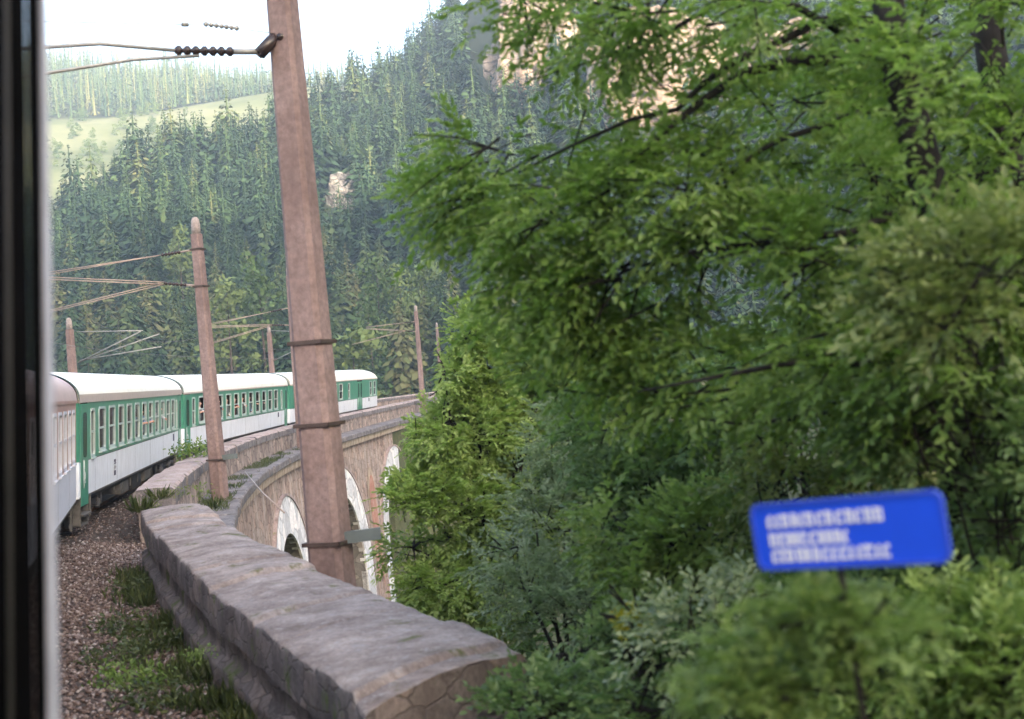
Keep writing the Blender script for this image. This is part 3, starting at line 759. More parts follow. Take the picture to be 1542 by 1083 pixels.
# its cantilever, reaching left over the track
mb = MB(); q0 = at(412, 62, 18); q1 = at(392, 80, 17.7)
mb.tube([at(425, 45, 18.05), at(392, 80, 17.7)], [.09, .09], 8); mb.tube([at(446, 62, 18.1), at(420, 55, 17.8)], [.05, .05], 8)
o = mb.build('iron_clamp', M['insulator']); o.parent = t1; o.matrix_parent_inverse = Matrix.Translation(-P1)
def rib(a, b, n, r0, r1):
    mb = MB(); pts = []; rr = []
    for i in range(n):
        for f, r in ((0, r0), (.3, r1), (.6, r1), (.95, r0)): pts.append(a.lerp(b, (i + f) / n)); rr.append(r)
    mb.tube(pts, rr, 12); return mb
def pbuild(mb, nm, m): o = mb.build(nm, m); o.parent = t1; o.matrix_parent_inverse = Matrix.Translation(-P1); return o
pbuild(rib(at(352, 78, 17.6), at(262, 76, 17.3), 7, .028, .066), 'insulator', M['insulator'])
mb = MB(); mb.tube([at(400, 78, 17.8), at(350, 78, 17.6)], .04, 8); mb.tube([at(264, 76, 17.3), at(150, 66, 17.0), at(-40, 78, 16.6)], .026, 8)
mb.tube([at(300, 84, 17.4), at(200, 90, 17.1), at(60, 112, 16.7), at(-60, 130, 16.5)], .022, 8); pbuild(mb, 'cantilever', M['arm_grey'])
# pale feeder insulator hung higher up on the arm
pbuild(rib(at(360, 43, 17.2), at(306, 36, 17.0), 7, .012, .035), 'feeder_insulator', M['arm_grey'])
mb = MB(); mb.tube([at(410, 50, 17.9), at(358, 43, 17.2)], .006, 5); mb.tube([at(308, 36, 17.0), at(278, 37, 16.9), at(-60, 30, 16)], .006, 5); mb.tube([at(283, 37, 16.95), at(274, 37, 16.9)], .03, 8)
pbuild(mb, 'feeder_wire', M['arm_grey'])

def mast_at(px, y, top_py, foot_o, label, grp, arms_px=None, z=-3.46, lx=0.0, collars=None, **kw):
    # foot stands on the ledge line at offset foot_o, at distance y
    s = y - 71
    for _ in range(20):
        P = path(s, foot_o); s += (y - P.y)
    P = path(s, foot_o, z); top = at(px, top_py, P.y).z
    arms = None
    if arms_px:
        (a1, a2, tip, low, dy) = arms_px
        ty = P.y + dy; t_ = at(tip[0], tip[1], ty); l_ = at(low[0], low[1], P.y + dy * .8)
        arms = (at(px, a1, P.y).z, at(px, a2, P.y).z, (t_.x - P.x, t_.y - P.y, t_.z), (l_.x - P.x, l_.y - P.y, l_.z))
    cl = [P.z + 1.3] if collars is None else collars
    return build_mast(P, top, (lx, 0), cl, label, grp, arms, **kw), s
m2, _ = mast_at(289, 42.0, 327, 4.5, 'second concrete mast with twin cantilever tubes, foot on the ledge beside the parapet', GR, (376, 432, (66, 413), (66, 471), -1.0), lx=-.12, collars=[at(328, 692, 42).z, at(292, 376, 42).z, at(294, 432, 42).z])
m3, _ = mast_at(440, 72.0, 400, 4.6, 'mast hidden behind the nearest mast, its cantilever showing over the coach roof', GR, (463, 490, (314, 489), (312, 519), -1.2), bracket=False)
m4, _ = mast_at(627, 122.0, 460, 4.6, 'slender distant mast with cantilever just beyond the end of the train', GR, (484, 500, (551, 493), (530, 519), -1.5), bracket=False)
m5, _ = mast_at(111, 62.0, 478, -4.4, 'mast behind the first green coach with tubes fanning to the right', GL, None, bracket=False)
m6, _ = mast_at(407, 104.0, 490, -4.4, 'mast rising behind the roof end of the middle coach', GL, None, bracket=False)
m7, _ = mast_at(657, 172.0, 486, -4.4, 'pale thin mast behind the bright bush top', GL, None, bracket=False)
for i, y in enumerate((186, 196, 206)):
    mast_at(820 + 60 * i, y, 474, 4.6, ['distant mast left of the others behind the hanging leaves', 'distant mast in the middle behind the hanging leaves', 'distant mast furthest right behind the hanging leaves'][i], GR, None, bracket=False)
def fan(t, y, lines):
    mb = MB(); P = t.location
    for (a, b) in lines: mb.tube([at(*a, y) - P, at(*b, y - 1) - P], .03, 6)
    mb.build('cantilever', M['arm_grey'], t)
fan(m5, 62.0, [((118, 546), (212, 499)), ((120, 545), (240, 503)), ((120, 543), (243, 522)), ((116, 500), (215, 498))])
fan(m6, 104.0, [((408, 498), (470, 500)), ((408, 545), (450, 525))])
# contact and messenger wires
mb = MB()
for (dz, sag) in ((2.2, .0), (3.5, .9)):
    S = [-60, -53, -27, 2, 33, 60, 90]
    for a, b in zip(S, S[1:]):
        pts = []
        for k in range(9):
            f = k / 8; p_ = path(a + (b - a) * f, 0); p_.z = dz - .35 - sag * 4 * f * (1 - f) * .8; pts.append(p_)
        mb.tube(pts, .009, 5)
o = mb.build('overhead_wire', M['wire']); tag(o, 'thin contact and carrier wires over the track above the train', 'overhead wire')
mb = MB(); mb.tube([at(369, 711, 50), at(395, 742, 44), at(428, 772, 40)], .03, 6); o = mb.build('stay_rod', M['arm']); tag(o, 'thin slanting rod hanging over the cornice beside the second mast', 'rod')

# ------------------------------------------------------------ coaches
def gtext(txt, size, mat, parent, loc, name='marking'):
    cu = bpy.data.curves.new('t', 'FONT'); cu.body = txt; cu.size = size; cu.extrude = .004; cu.align_x = 'CENTER'
    o = bpy.data.objects.new('t', cu); COL.objects.link(o); dg = bpy.context.evaluated_depsgraph_get()
    me = bpy.data.meshes.new_from_object(o.evaluated_get(dg)); bpy.data.objects.remove(o)
    me.materials.clear(); q = link_mesh(name, me, mat, parent); q.location = loc; q.rotation_euler = (R_(90), 0, 0); return q
HW = 1.42
def rrect(x0, x1, z0, z1, r, n=4):
    pts = []
    for cx, cz, a0 in ((x1 - r, z1 - r, 0), (x0 + r, z1 - r, 90), (x0 + r, z0 + r, 180), (x1 - r, z0 + r, 270)):
        for i in range(n + 1): a = R_(a0 + 90 * i / n); pts.append((cx + r * math.cos(a), cz + r * math.sin(a)))
    return pts
def build_coach(s0, s1, label, wins, doors, style='green', openw=(), dome=False, name='passenger_coach', marks=True, detail=True):
    A, B = path(s0, 0), path(s1, 0); d = (B - A); L = d.length; d.normalize()
    ang = math.atan2(d.y, d.x)
    mat = Matrix.Translation((A.x, A.y, RAILZ)) @ Matrix.Rotation(ang, 4, 'Z') @ Matrix.Rotation(R_(4.0), 4, 'X')
    t = empty(name, mat=mat); tag(t, label, 'coach', 'coaches of the curving train')
    PZ = {'green': ('white_paint', 'green_paint', 'roof', 'roof_edge'), 'pink': ('grey_white', 'red_band', 'pink_roof', 'red_band')}[style]
    lower, band, roof, gut = (M[k] for k in PZ)
    Zb, Zm, Zt = .95, 1.86, 3.35
    # body: side panels with real window holes
    mb = MB(); H = sorted(wins + [(a, b, z0, z1) for (a, b, z0, z1) in doors if False], key=lambda w: w[0])
    y = -HW
    dd = sorted(doors)
    def wallcol(xa, xb, m_, zlist):
        for z0, z1, mm in zlist: mb.add([(xa, y, z0), (xb, y, z0), (xb, y, z1), (xa, y, z1)], [(0, 1, 2, 3)], mm)
    xs = sorted(set([.12, L - .12] + [v for w in wins for v in w[:2]] + [v for w in dd for v in w[:2]]))
    for xa, xb in zip(xs, xs[1:]):
        xm = (xa + xb) / 2; w = [w for w in wins if w[0] < xm < w[1]]; dr = [q for q in dd if q[0] < xm < q[1]]
        if dr: continue
        mb.add([(xa, y, Zb), (xb, y, Zb), (xb, y, Zm), (xa, y, Zm)], [(0, 1, 2, 3)], 0)
        if w:
            z0, z1 = w[0][2], w[0][3]
            mb.add([(xa, y, Zm), (xb, y, Zm), (xb, y, z0), (xa, y, z0)], [(0, 1, 2, 3)], 1)
            mb.add([(xa, y, z1), (xb, y, z1), (xb, y, Zt), (xa, y, Zt)], [(0, 1, 2, 3)], 1)
        else: mb.add([(xa, y, Zm), (xb, y, Zm), (xb, y, Zt), (xa, y, Zt)], [(0, 1, 2, 3)], 1)
    # ends (rounded corner post), far side, bottom
    for xe, sg in ((0, 1), (L, -1)):
        post = [(xe + sg * .12, -HW), (xe + sg * .04, -HW + .04), (xe, -HW + .14), (xe, HW - .14), (xe + sg * .04, HW - .04), (xe + sg * .12, HW)]
        mb.loft([[(x, yy, Zb) for x, yy in post], [(x, yy, Zm) for x, yy in post]], 0, False, True); mb.loft([[(x, yy, Zm) for x, yy in post], [(x, yy, Zt) for x, yy in post]], 2, False, True)
    mb.add([(.12, HW, Zb), (L - .12, HW, Zb), (L - .12, HW, Zm), (.12, HW, Zm)], [(0, 1, 2, 3)], 0)
    mb.add([(.12, HW, Zm), (L - .12, HW, Zm), (L - .12, HW, Zt), (.12, HW, Zt)], [(0, 1, 2, 3)], 1)
    mb.add([(0, -HW, Zb), (L, -HW, Zb), (L, HW, Zb), (0, HW, Zb)], [(3, 2, 1, 0)], 3)
    mb.build('body', [lower, band, M['green_paint'] if style == 'green' else band, M['black_iron']], t)
    mb = MB(); mb.box(.1, L - .1, .25, .29, 1.15, 3.3); mb.box(.1, L - .1, -HW + .02, .25, 1.12, 1.18)
    for k in range(int(L / 1.95)): mb.box(.9 + k * 1.95, .93 + k * 1.95, -.5, .25, 1.18, 3.3) if k % 1 == 0 else None
    mb.build('interior_panelling', M['interior'], t)
    # roof
    mb = MB(); arc = [(-HW - .03, Zt - .0), (-HW - .03, Zt + .06)]
    n = 18; prof = []
    for i in range(n + 1):
        a = math.pi * (1 - i / n); prof.append((math.cos(a) * (HW + .02), Zt + .05 + math.sin(a) ** .85 * .74))
    def roofring(x, k=1.0, drop=0): return [(x, yy, Zt + .02 + (z - Zt - .02) * k - drop) for yy, z in prof]
    xr = [0, .02, .3] + list(np.linspace(1.2, L - 1.2, 12)) + [L - .3, L - .02, L]
    ks = [1.0] * len(xr)
    if dome:
        xr = [0, .3] + list(np.linspace(1.2, L - 1.8, 10)) + [L - 1.4, L - 1.1, L - .8, L - .55, L - .35, L - .2, L - .08, L]; ks = [1] * 12 + [.99, .97, .93, .87, .78, .66, .5, .25]
    mb.loft([roofring(x, k) for x, k in zip(xr, ks)], 0, False, True, True)
    rf = mb.build('roof', roof, t)
    mb = MB(); mb.box(.05, L - .05, -HW - .028, -HW + .02, Zt - .02, Zt + .19 if (style == 'green' and s0 < -20) else Zt + .05); mb.box(.05, L - .05, HW - .02, HW + .028, Zt - .02, Zt + .06)
    mb.build('gutter', gut, t)
    # end hoop and gangway
    for xe in ((-.02,) if not dome else (-.02,)) + ((L + .02,) if not dome else ()):
        mb = MB(); pr = [(yy * 1.012, z + .02) for yy, z in prof]
        mb.loft([[(xe - .05, yy, z) for yy, z in pr], [(xe + .05, yy, z) for yy, z in pr], [(xe + .05, yy * .95, z - .06) for yy, z in pr], [(xe - .05, yy * .95, z - .06) for yy, z in pr]], 0, False, True)
        mb.build('end_hoop', M['dark_green'] if style == 'green' else M['grey_iron'], t)
    mb = MB(); mb.box(-.32, .02, -.6, .6, 1.1, 3.3); mb.build('gangway', M['rubber'], t)
    # doors
    for (a, b, z0, z1) in dd:
        mb = MB(); mb.box(a + .01, b - .01, -HW - .012, -HW + .03, z0 + .02, z1 - .03)
        dm = mb.build('door', M['green_paint'] if style == 'green' else M['red_band'], t, .01)
        mb = MB(); w = (b - a); pts = rrect(a + w * .3, b - w * .3, 1.95, 3.08, .12)
        mb.loft([[(x, -HW - .012, z) for x, z in pts], [(x, -HW - .03, z) for x, z in pts]], 0, True)
        mb.add([(x, -HW - .026, z) for x, z in pts], [tuple(range(len(pts)))], 0); mb.build('door_window', M['glass'], dm)
        mb = MB(); mb.tube([(a + .08, -HW - .07, 1.2), (a + .08, -HW - .07, 1.9)], .018, 6); mb.build('handrail', M['frame'], dm)
        mb = MB(); mb.box(a, b, -HW - .08, -HW + .3, .50, .54); mb.box(a, b, -HW - .0, -HW + .3, .24, .28); mb.box(a, a + .03, -HW, -HW + .2, .24, .95); mb.box(b - .03, b, -HW, -HW + .2, .24, .95)
        mb.build('step', M['grey_iron'], t)
    if marks and dd: gtext('2', .42, M['sign_white'], t, (dd[0][0] + .5, -HW - .02, 1.30), 'class_number')
    # windows
    for k, (a, b, z0, z1) in enumerate(wins):
        fr = MB(); o_, i_ = rrect(a - .03, b + .03, z0 - .04, z1 + .03, .14), rrect(a + .035, b - .035, z0 + .04, z1 - .035, .09)
        fr.loft([[(x, -HW + .03, z) for x, z in o_], [(x, -HW - .018, z) for x, z in o_], [(x, -HW - .018, z) for x, z in i_], [(x, -HW + .06, z) for x, z in i_]], 0, True)
        zm = z0 + (z1 - z0) * .52; op = k in openw
        if b - a > .55: fr.box(a + .03, b - .03, -HW - .015, -HW + .03, zm - .025, zm + .025)
        fr.box(a + .02, b - .02, -HW - .06, -HW + .02, z0 - .075, z0 - .035)
        f = fr.build('window', M['frame'] if style == 'green' else M['grey_white'], t)
        mb = MB(); mb.add([(a + .04, -HW + .035, z0 + .03), (b - .04, -HW + .035, z0 + .03), (b - .04, -HW + .035, zm), (a + .04, -HW + .035, zm)], [(0, 1, 2, 3)]); 
        if not op: mb.add([(a + .04, -HW + .02, zm), (b - .04, -HW + .02, zm), (b - .04, -HW + .02, z1 - .03), (a + .04, -HW + .02, z1 - .03)], [(0, 1, 2, 3)])
        mb.build('window_glass', M['glass'], f)
        if not op:
            mb = MB(); n = 9; cw = (b - a) * rnd.uniform(.2, .9)
            mb.loft([[(a + .05 + cw * i / n, -HW + .12 + .02 * (-1) ** i, zz) for i in range(n + 1)] for zz in (zm - rnd.uniform(-.02, .2), z1)], 0); mb.build('curtain', M['curtain'], f)
    mb = MB()
    for x in np.arange(2.4, L - 1.5, 3.72): mb.box(x, x + .012, -HW - .003, -HW, Zb + .02, Zm - .01)
    mb.box(.14, L - .14, -HW - .004, -HW, Zm - .012, Zm + .006); mb.box(.14, L - .14, -HW - .006, -HW, Zb, Zb + .03); mb.build('panel_seam', M['grey_iron'], t)
    # underframe and bogies
    mb = MB(); mb.box(.3, L - .3, -HW + .12, HW - .12, .80, .96); mb.box(0, .3, -1.1, 1.1, .85, 1.1)
    mb.build('underframe', M['black_iron'], t)
    for (a, b, z0, m_) in ((L * .33, L * .40, .42, 'grey_iron'), (L * .43, L * .52, .38, 'black_iron'), (L * .55, L * .62, .45, 'grey_iron')):
        mb = MB(); mb.box(a, b, -HW + .15, -HW + .75, z0, .82); mb.build('equipment_box', M[m_], t, .03)
    mb = MB()
    for k in range(7):
        x = L * (.27 + .07 * k); mb.box(x, x + .06, -HW + .12, -HW + .16, .55, .95)
    mb.box(1.7, 1.78, -HW + .0, -HW + .05, .40, .95); mb.box(L - 2.0, L - 1.92, -HW + .0, -HW + .05, .40, .95); mb.box(1.7, L - 1.92, -HW + .05, -HW + .11, .90, .94); mb.box(1.7, 1.78, -HW + .05, -HW + .11, .84, .90); mb.box(L - 2, L - 1.92, -HW + .05, -HW + .11, .84, .90)
    for k in range(7): mb.box(L * (.27 + .07 * k), L * (.27 + .07 * k) + .06, -HW + .11, -HW + .12, .90, .94)
    mb.build('hanger_bars', M['grey_iron'], t)
    for xc in (3.4, L - 3.4):
        bg_ = MB(); bg_.box(xc - 1.75, xc + 1.75, -1.12, -1.02, .50, .66); bg_.box(xc - 1.75, xc + 1.75, 1.02, 1.12, .50, .66); bg_.box(xc - .3, xc + .3, -1.1, 1.1, .45, .75)
        bgo = bg_.build('bogie', M['black_iron'], t)
        for xw in (xc - 1.25, xc + 1.25):
            w = MB()
            for yy in (-.80, .80): w.tube([(xw, yy - .065, .46), (xw, yy + .065, .46)], [.46, .46], 28, smooth=False)
            w.tube([(xw, -.8, .46), (xw, .8, .46)], .08, 10); w.tube([(xw, -1.16, .46), (xw, -1.0, .46)], .14, 12); w.build('wheel', M['grey_iron'], bgo)
            for e in (-.28, .28):
                sp = MB(); pts = [(xw + e + .07 * math.cos(k * .8), -1.10 + .07 * math.sin(k * .8), .40 + .006 * k) for k in range(60)]; sp.tube(pts, .016, 5); sp.build('spring', M['grey_iron'], bgo)
    if detail:
        mb = MB(); x = L * .235
        mb.box(x, x + .32, -HW - .006, -HW, 1.16, 1.62); mb.box(x + L * .63, x + L * .63 + .4, -HW - .006, -HW, 1.50, 1.78)
        for (xx, w_) in ((L * .52, .7), (L * .52, .5), (L * .56, .3)): pass
        mb.build('emblem_panel', M['mark'], t)
        gtext('ČD', .26, M['white_paint'], t, (x + .16, -HW - .01, 1.30), 'emblem')
    return t, mat, L
def winrow(x0, pitch, w, n, z0=2.02, z1=3.16): return [(x0 + k * pitch, x0 + k * pitch + w, z0, z1) for k in range(n)]
W2 = [(1.75, 2.35, 1.92, 3.14)] + winrow(3.0, 1.70, 1.06, 11) + [(21.6, 22.0, 2.0, 3.1)]
c2, M2, L2 = build_coach(-38.7, -15.0, 'green and white coach nearest the photographer, its whole side with three open windows in view', W2, [(.30, 1.35, .72, 3.33), (22.4, 23.4, .72, 3.33)], openw=(6, 7, 9))
W3 = [(1.65, 2.2, 1.95, 3.14)] + winrow(2.9, 1.93, 1.2, 11) + [(24.5, 25.0, 2.0, 3.1)]
c3, M3, L3 = build_coach(-14.4, 12.7, 'green and white coach in the middle with passengers leaning at a row of open windows', W3, [(.3, 1.3, .72, 3.33), (25.8, 26.8, .72, 3.33)], openw=(1, 3, 4, 5, 6, 7, 8, 9))
W4 = winrow(2.6, 2.15, 1.3, 7) + [(18.9, 19.6, 2.0, 3.16)]
L4 = 43.8 - 14.8
c4, M4, L4 = build_coach(13.3, 45.2, 'last green and white coach with rounded roof end, double door and few windows', W4 + [(28.2, 29.1, 2.0, 3.16), (30.0, 31.0, 2.0, 3.16)], [(22.6, 23.7, .95, 3.25), (23.72, 24.8, .95, 3.25)], dome=True, marks=False)
c1, M1, L1 = build_coach(-63.4, -39.3, 'coach with faded pinkish roof and red brown window band, squeezed behind the pale window lip', winrow(1.2, 1.62, .95, 14, 1.95, 3.15), [(.1, 1.0, .72, 3.33)], style='pink', marks=False, detail=False)
# the coach the camera leans out of
def build_own():
    # heading as the side line just left of the camera
    h = -R_(22.8); d = Vector((math.sin(h), math.cos(h), 0)); n = Vector((-d.y, d.x, 0))
    end = path(-62.9, 0); org = end - d * 24.4
    # shift so that the near side passes 0.16 m left of the camera
    side = n * -1; cur = (Vector((0, 0, 0)) - org).dot(side); org = org + side * (cur - HW - .05 - .26)
    ang = math.atan2(d.y, d.x); m = Matrix.Translation((org.x, org.y, RAILZ)) @ Matrix.Rotation(ang, 4, 'Z')
    t = empty('passenger_coach', mat=m); tag(t, 'own coach, only its black window edge and pale grey lip in view', 'coach', 'coaches of the curving train')
    L = 24.4; mb = MB()
    wins = winrow(1.9, 1.85, 1.2, 11)
    xs = sorted(set([0, L] + [v for w in wins for v in w[:2]]))
    for xa, xb in zip(xs, xs[1:]):
        w = any(a < (xa + xb) / 2 < b for a, b, _, _ in wins); mb.add([(xa, -HW, .95), (xb, -HW, .95), (xb, -HW, 1.95), (xa, -HW, 1.95)], [(0, 1, 2, 3)], 0)
        if not w: mb.add([(xa, -HW, 1.95), (xb, -HW, 1.95), (xb, -HW, 3.35), (xa, -HW, 3.35)], [(0, 1, 2, 3)], 1)
        else: mb.add([(xa, -HW, 3.15), (xb, -HW, 3.15), (xb, -HW, 3.35), (xa, -HW, 3.35)], [(0, 1, 2, 3)], 1)
    mb.box(0, L, HW - .05, HW, .95, 3.35, 0); mb.box(0, .05, -HW + .01, HW - .06, .95, 3.35, 1); mb.box(L - .05, L, -HW + .01, HW - .06, .95, 3.35, 1); mb.box(.06, L - .06, -HW + .01, HW - .06, .96, 1.1, 1)
    mb.build('body', [M['white_paint'], M['green_paint']], t)
    mb = MB(); prof = [(math.cos(math.pi * (1 - i / 16)) * HW, 3.35 + math.sin(math.pi * i / 16) * .75) for i in range(17)]
    mb.loft([[(x, a, b) for a, b in prof] for x in (0, L)], 0, False, True, True); mb.build('roof', M['roof'], t)
    minv = m.inverted()
    # window edge: black folded-out frame with a pale lip, standing proud of the side ~1.5 m ahead of the camera
    D = 1.5
    def W(px, y_, z): # point on the vertical plane through pixel column px
        p = at(px, 560, y_); return Vector((p.x, p.y, z))
    mb = MB()
    def col(pxb, pxt, yy): # leaning column so that it follows the edge of the frame in the photo
        a, b = at(pxb, 1083, yy), at(pxt, 0, yy); dz = (b - a); return [a - dz * .35, a + dz * 1.35]
    def slab(c0, c1, yy, th, m_, nm):
        A, B = col(*c0, yy), col(*c1, yy); mb = MB(); t_ = Vector((0, th, 0))
        kk = 1 + th / yy
        for k in range(1): mb.add([minv @ p for p in (A[0], B[0], B[1], A[1], A[0] * kk, B[0] * kk, B[1] * kk, A[1] * kk)], [(0, 1, 2, 3), (7, 6, 5, 4), (0, 4, 5, 1), (1, 5, 6, 2), (2, 6, 7, 3), (3, 7, 4, 0)])
        return mb.build(nm, m_, t, .004)
    slab((-420, -420), (52, 38), 2.98, .07, M['rubber'], 'window_frame')
    slab((12, 6), (20, 14), 2.965, .012, M['black_iron'], 'frame_groove')
    slab((53, 39), (71, 59), 2.985, .05, M['rubber'], 'window_seal')
    o = slab((69, 59), (90, 70), 2.999, .05, M['lip'], 'frame_lip')
    for xx in (3.4, L - 3.4):
        mb = MB(); mb.box(xx - 1.7, xx + 1.7, -1.1, 1.1, .4, .7); bo = mb.build('bogie', M['black_iron'], t)
        for xw in (xx - 1.25, xx + 1.25):
            w = MB()
            for yy in (-.8, .8): w.tube([(xw, yy - .065, .46), (xw, yy + .065, .46)], [.46, .46], 24)
            w.build('wheel', M['grey_iron'], bo)
build_own()

# ------------------------------------------------------------ passengers at the windows
def person_mesh(pose):
    bm = bmesh.new(); P = [((0, 0, .95), .15), ((0, 0, 1.2), .15), ((0, -.03, 1.42), .13), ((0, -.06, 1.54), .055), ((0, -.08, 1.64), .09), ((0, -.09, 1.74), .085)]
    E = [(0, 1), (1, 2), (2, 3), (3, 4), (4, 5)]; k = 2
    def chain(root, pts):
        i = root
        for p, r in pts: P.append((p, r)); E.append((i, len(P) - 1)); i = len(P) - 1
    for sx in (-1, 1):
        if pose == 0 or (pose == 1 and sx == 1): chain(2, [((.19 * sx, -.03, 1.40), .06), ((.24 * sx, -.22, 1.26), .045), ((.10 * sx, -.30, 1.30), .034), ((.02 * sx, -.33, 1.31), .034)])
        else: chain(2, [((.19 * sx, 0, 1.40), .06), ((.25 * sx, 0, 1.12), .045), ((.25 * sx, -.06, .88), .032), ((.25 * sx, -.08, .80), .034)])
        chain(0, [((.10 * sx, 0, .86), .095), ((.11 * sx, 0, .48), .065), ((.11 * sx, .02, .08), .045), ((.11 * sx, -.12, .04), .04)])
    me = bpy.data.meshes.new('body'); me.from_pydata([p for p, _ in P], E, []); o = bpy.data.objects.new('tmp', me); COL.objects.link(o)
    sk = o.modifiers.new('skin', 'SKIN'); ly = me.skin_vertices[0].data
    for i, (_, r) in enumerate(P): ly[i].radius = (r, r)
    ly[0].use_root = True; o.modifiers.new('ss', 'SUBSURF').levels = 1
    dg = bpy.context.evaluated_depsgraph_get(); out = bpy.data.meshes.new_from_object(o.evaluated_get(dg)); bpy.data.objects.remove(o)
    # nose so that the face reads, and clothing colours by height
    out.materials.clear()
    for k in ('skin', 'shirt_blue', 'trousers'): out.materials.append(M[k])
    for f in out.polygons:
        c = f.center; f.use_smooth = True
        f.material_index = 0 if (c.z > 1.5 or (c.y < -.235 and c.z < 1.5) or (c.z < .92 and abs(c.x) > .19)) else (1 if c.z > .93 else 2)
    return out
PM = [person_mesh(i) for i in range(3)]
def head_mesh():
    bm = bmesh.new(); bmesh.ops.create_uvsphere(bm, u_segments=14, v_segments=10, radius=.108)
    for v in list(bm.verts):
        v.co.z *= 1.1
        if v.co.y < -.035 and v.co.z < .06: v.co.y = -.035 if False else v.co.y * .45
        if v.co.z < -.06: v.co.xy *= .8
    me = bpy.data.meshes.new('hair'); bm.to_mesh(me); bm.free(); me.materials.append(M['hair']); return me
HM = head_mesh()
def face_mesh():
    mb = MB(); mb.tube([(0, -.165, 1.70), (0, -.195, 1.655), (0, -.17, 1.64)], [.008, .017, .012], 6)
    for sx in (-1, 1): mb.tube([(.03 * sx, -.17, 1.70), (.03 * sx, -.178, 1.70)], [.012, .010], 6, 1)
    mb.tube([(-.022, -.165, 1.605), (.022, -.165, 1.605)], .006, 5, 2)
    me = bpy.data.meshes.new('face'); me.from_pydata(mb.V, [], mb.F); me.polygons.foreach_set('material_index', mb.M)
    for k in ('skin', 'hair', 'shirt_red'): me.materials.append(M[k])
    return me
FM = face_mesh()
SH = ['shirt_blue', 'shirt_white', 'shirt_dark', 'shirt_red']
WORD = {'shirt_blue': 'pale blue', 'shirt_white': 'white', 'shirt_dark': 'dark', 'shirt_red': 'red'}
def passenger(CM, x, y, pose, shirt, label, turn=0):
    t = empty('person', mat=CM @ Matrix.Translation((x, y, 1.18)) @ Matrix.Rotation(turn, 4, 'Z')); tag(t, label, 'person', 'passengers at the open windows')
    b = link_mesh('body', PM[pose], [], t); b.material_slots[1].link = 'OBJECT'; b.material_slots[1].material = M[shirt]
    h = link_mesh('hair', HM, [], t); h.location = (0, -.055, 1.725)
    f = link_mesh('face', FM, [], t)
w2 = lambda k: (W2[k][0] + W2[k][1]) / 2
w3 = lambda k: (W3[k][0] + W3[k][1]) / 2
passenger(M2, w2(6) + .1, -1.20, 0, 'shirt_blue', 'passenger in pale blue resting both arms on the first open window', -.3)
passenger(M2, w2(7) + .1, -1.19, 0, 'shirt_blue', 'dark haired passenger in pale blue at the second open window of the nearest green coach', -.2)
passenger(M2, w2(9), -1.24, 1, 'shirt_white', 'passenger in white looking out of the third open window of the nearest green coach', -.5)
ords = ['first', 'second', 'third', 'fourth', 'fifth', 'sixth', 'seventh', 'eighth']
for i, k in enumerate((1, 3, 4, 5, 6, 7, 8, 9)):
    sh = SH[[1, 2, 1, 3, 1, 0, 2, 2][i]]
    passenger(M3, w3(k) + .1, -1.22 if i < 6 else -1.1, i % 3, sh, 'passenger in %s at the %s open window of the middle coach' % (WORD[sh], ords[i]), -.3 - .1 * (i % 3))

# ------------------------------------------------------------ leaves
def nrm(a): return a / np.maximum(1e-9, np.linalg.norm(a, axis=-1, keepdims=True))
def leaf_mesh(P, D, Nn, size, shape=.55):
    """P bases, D directions, Nn normals, size lengths -> folded 6-vertex leaves"""
    n = len(P); S = nrm(np.cross(D, Nn)); Nn = nrm(np.cross(S, D)); L = size[:, None]; w = L * shape * .5
    mid = P + D * L * .5
    v = [P, P + D * L * .28 + S * w * .85 + Nn * w * .35, P + D * L * .66 + S * w * .8 + Nn * w * .3, P + D * L - Nn * L * .12, P + D * L * .66 - S * w * .8 + Nn * w * .3, P + D * L * .28 - S * w * .85 + Nn * w * .35]
    V = np.stack(v, 1).reshape(-1, 3); b = np.arange(n)[:, None] * 6
    return V, np.concatenate([b + np.array([[0, 1, 2, 3]]), b + np.array([[0, 3, 4, 5]])])
def sprays(C, DIR, L, nleaf, size, g, droop=.25, spread=1.0):
    """C spray roots (n,3), DIR (n,3); returns leaf arrays and twig end points"""
    n = len(C); up_ = np.array([0, 0, 1.0]); side = nrm(np.cross(DIR, up_ + g.normal(0, .25, (n, 3)))); N0 = nrm(np.cross(side, DIR))
    P, D, NN, S = [], [], [], []
    for k in range(nleaf):
        t = (k + .5) / nleaf; sg = 1 if k % 2 else -1
        base = C + DIR * (L * t)[:, None] - np.array([0, 0, 1]) * (droop * L * t * t)[:, None] + side * g.normal(0, .02, (n, 1))
        d = nrm(DIR * (.45 + .4 * t) + side * sg * (1 - .35 * t) * spread * g.uniform(.6, 1.2, (n, 1)) + g.normal(0, .16, (n, 3)) - np.array([0, 0, droop * .6]))
        P.append(base); D.append(d); NN.append(nrm(N0 + g.normal(0, .32, (n, 3)))); S.append(size * g.uniform(.65, 1.15, n))
    return np.concatenate(P), np.concatenate(D), np.concatenate(NN), np.concatenate(S)
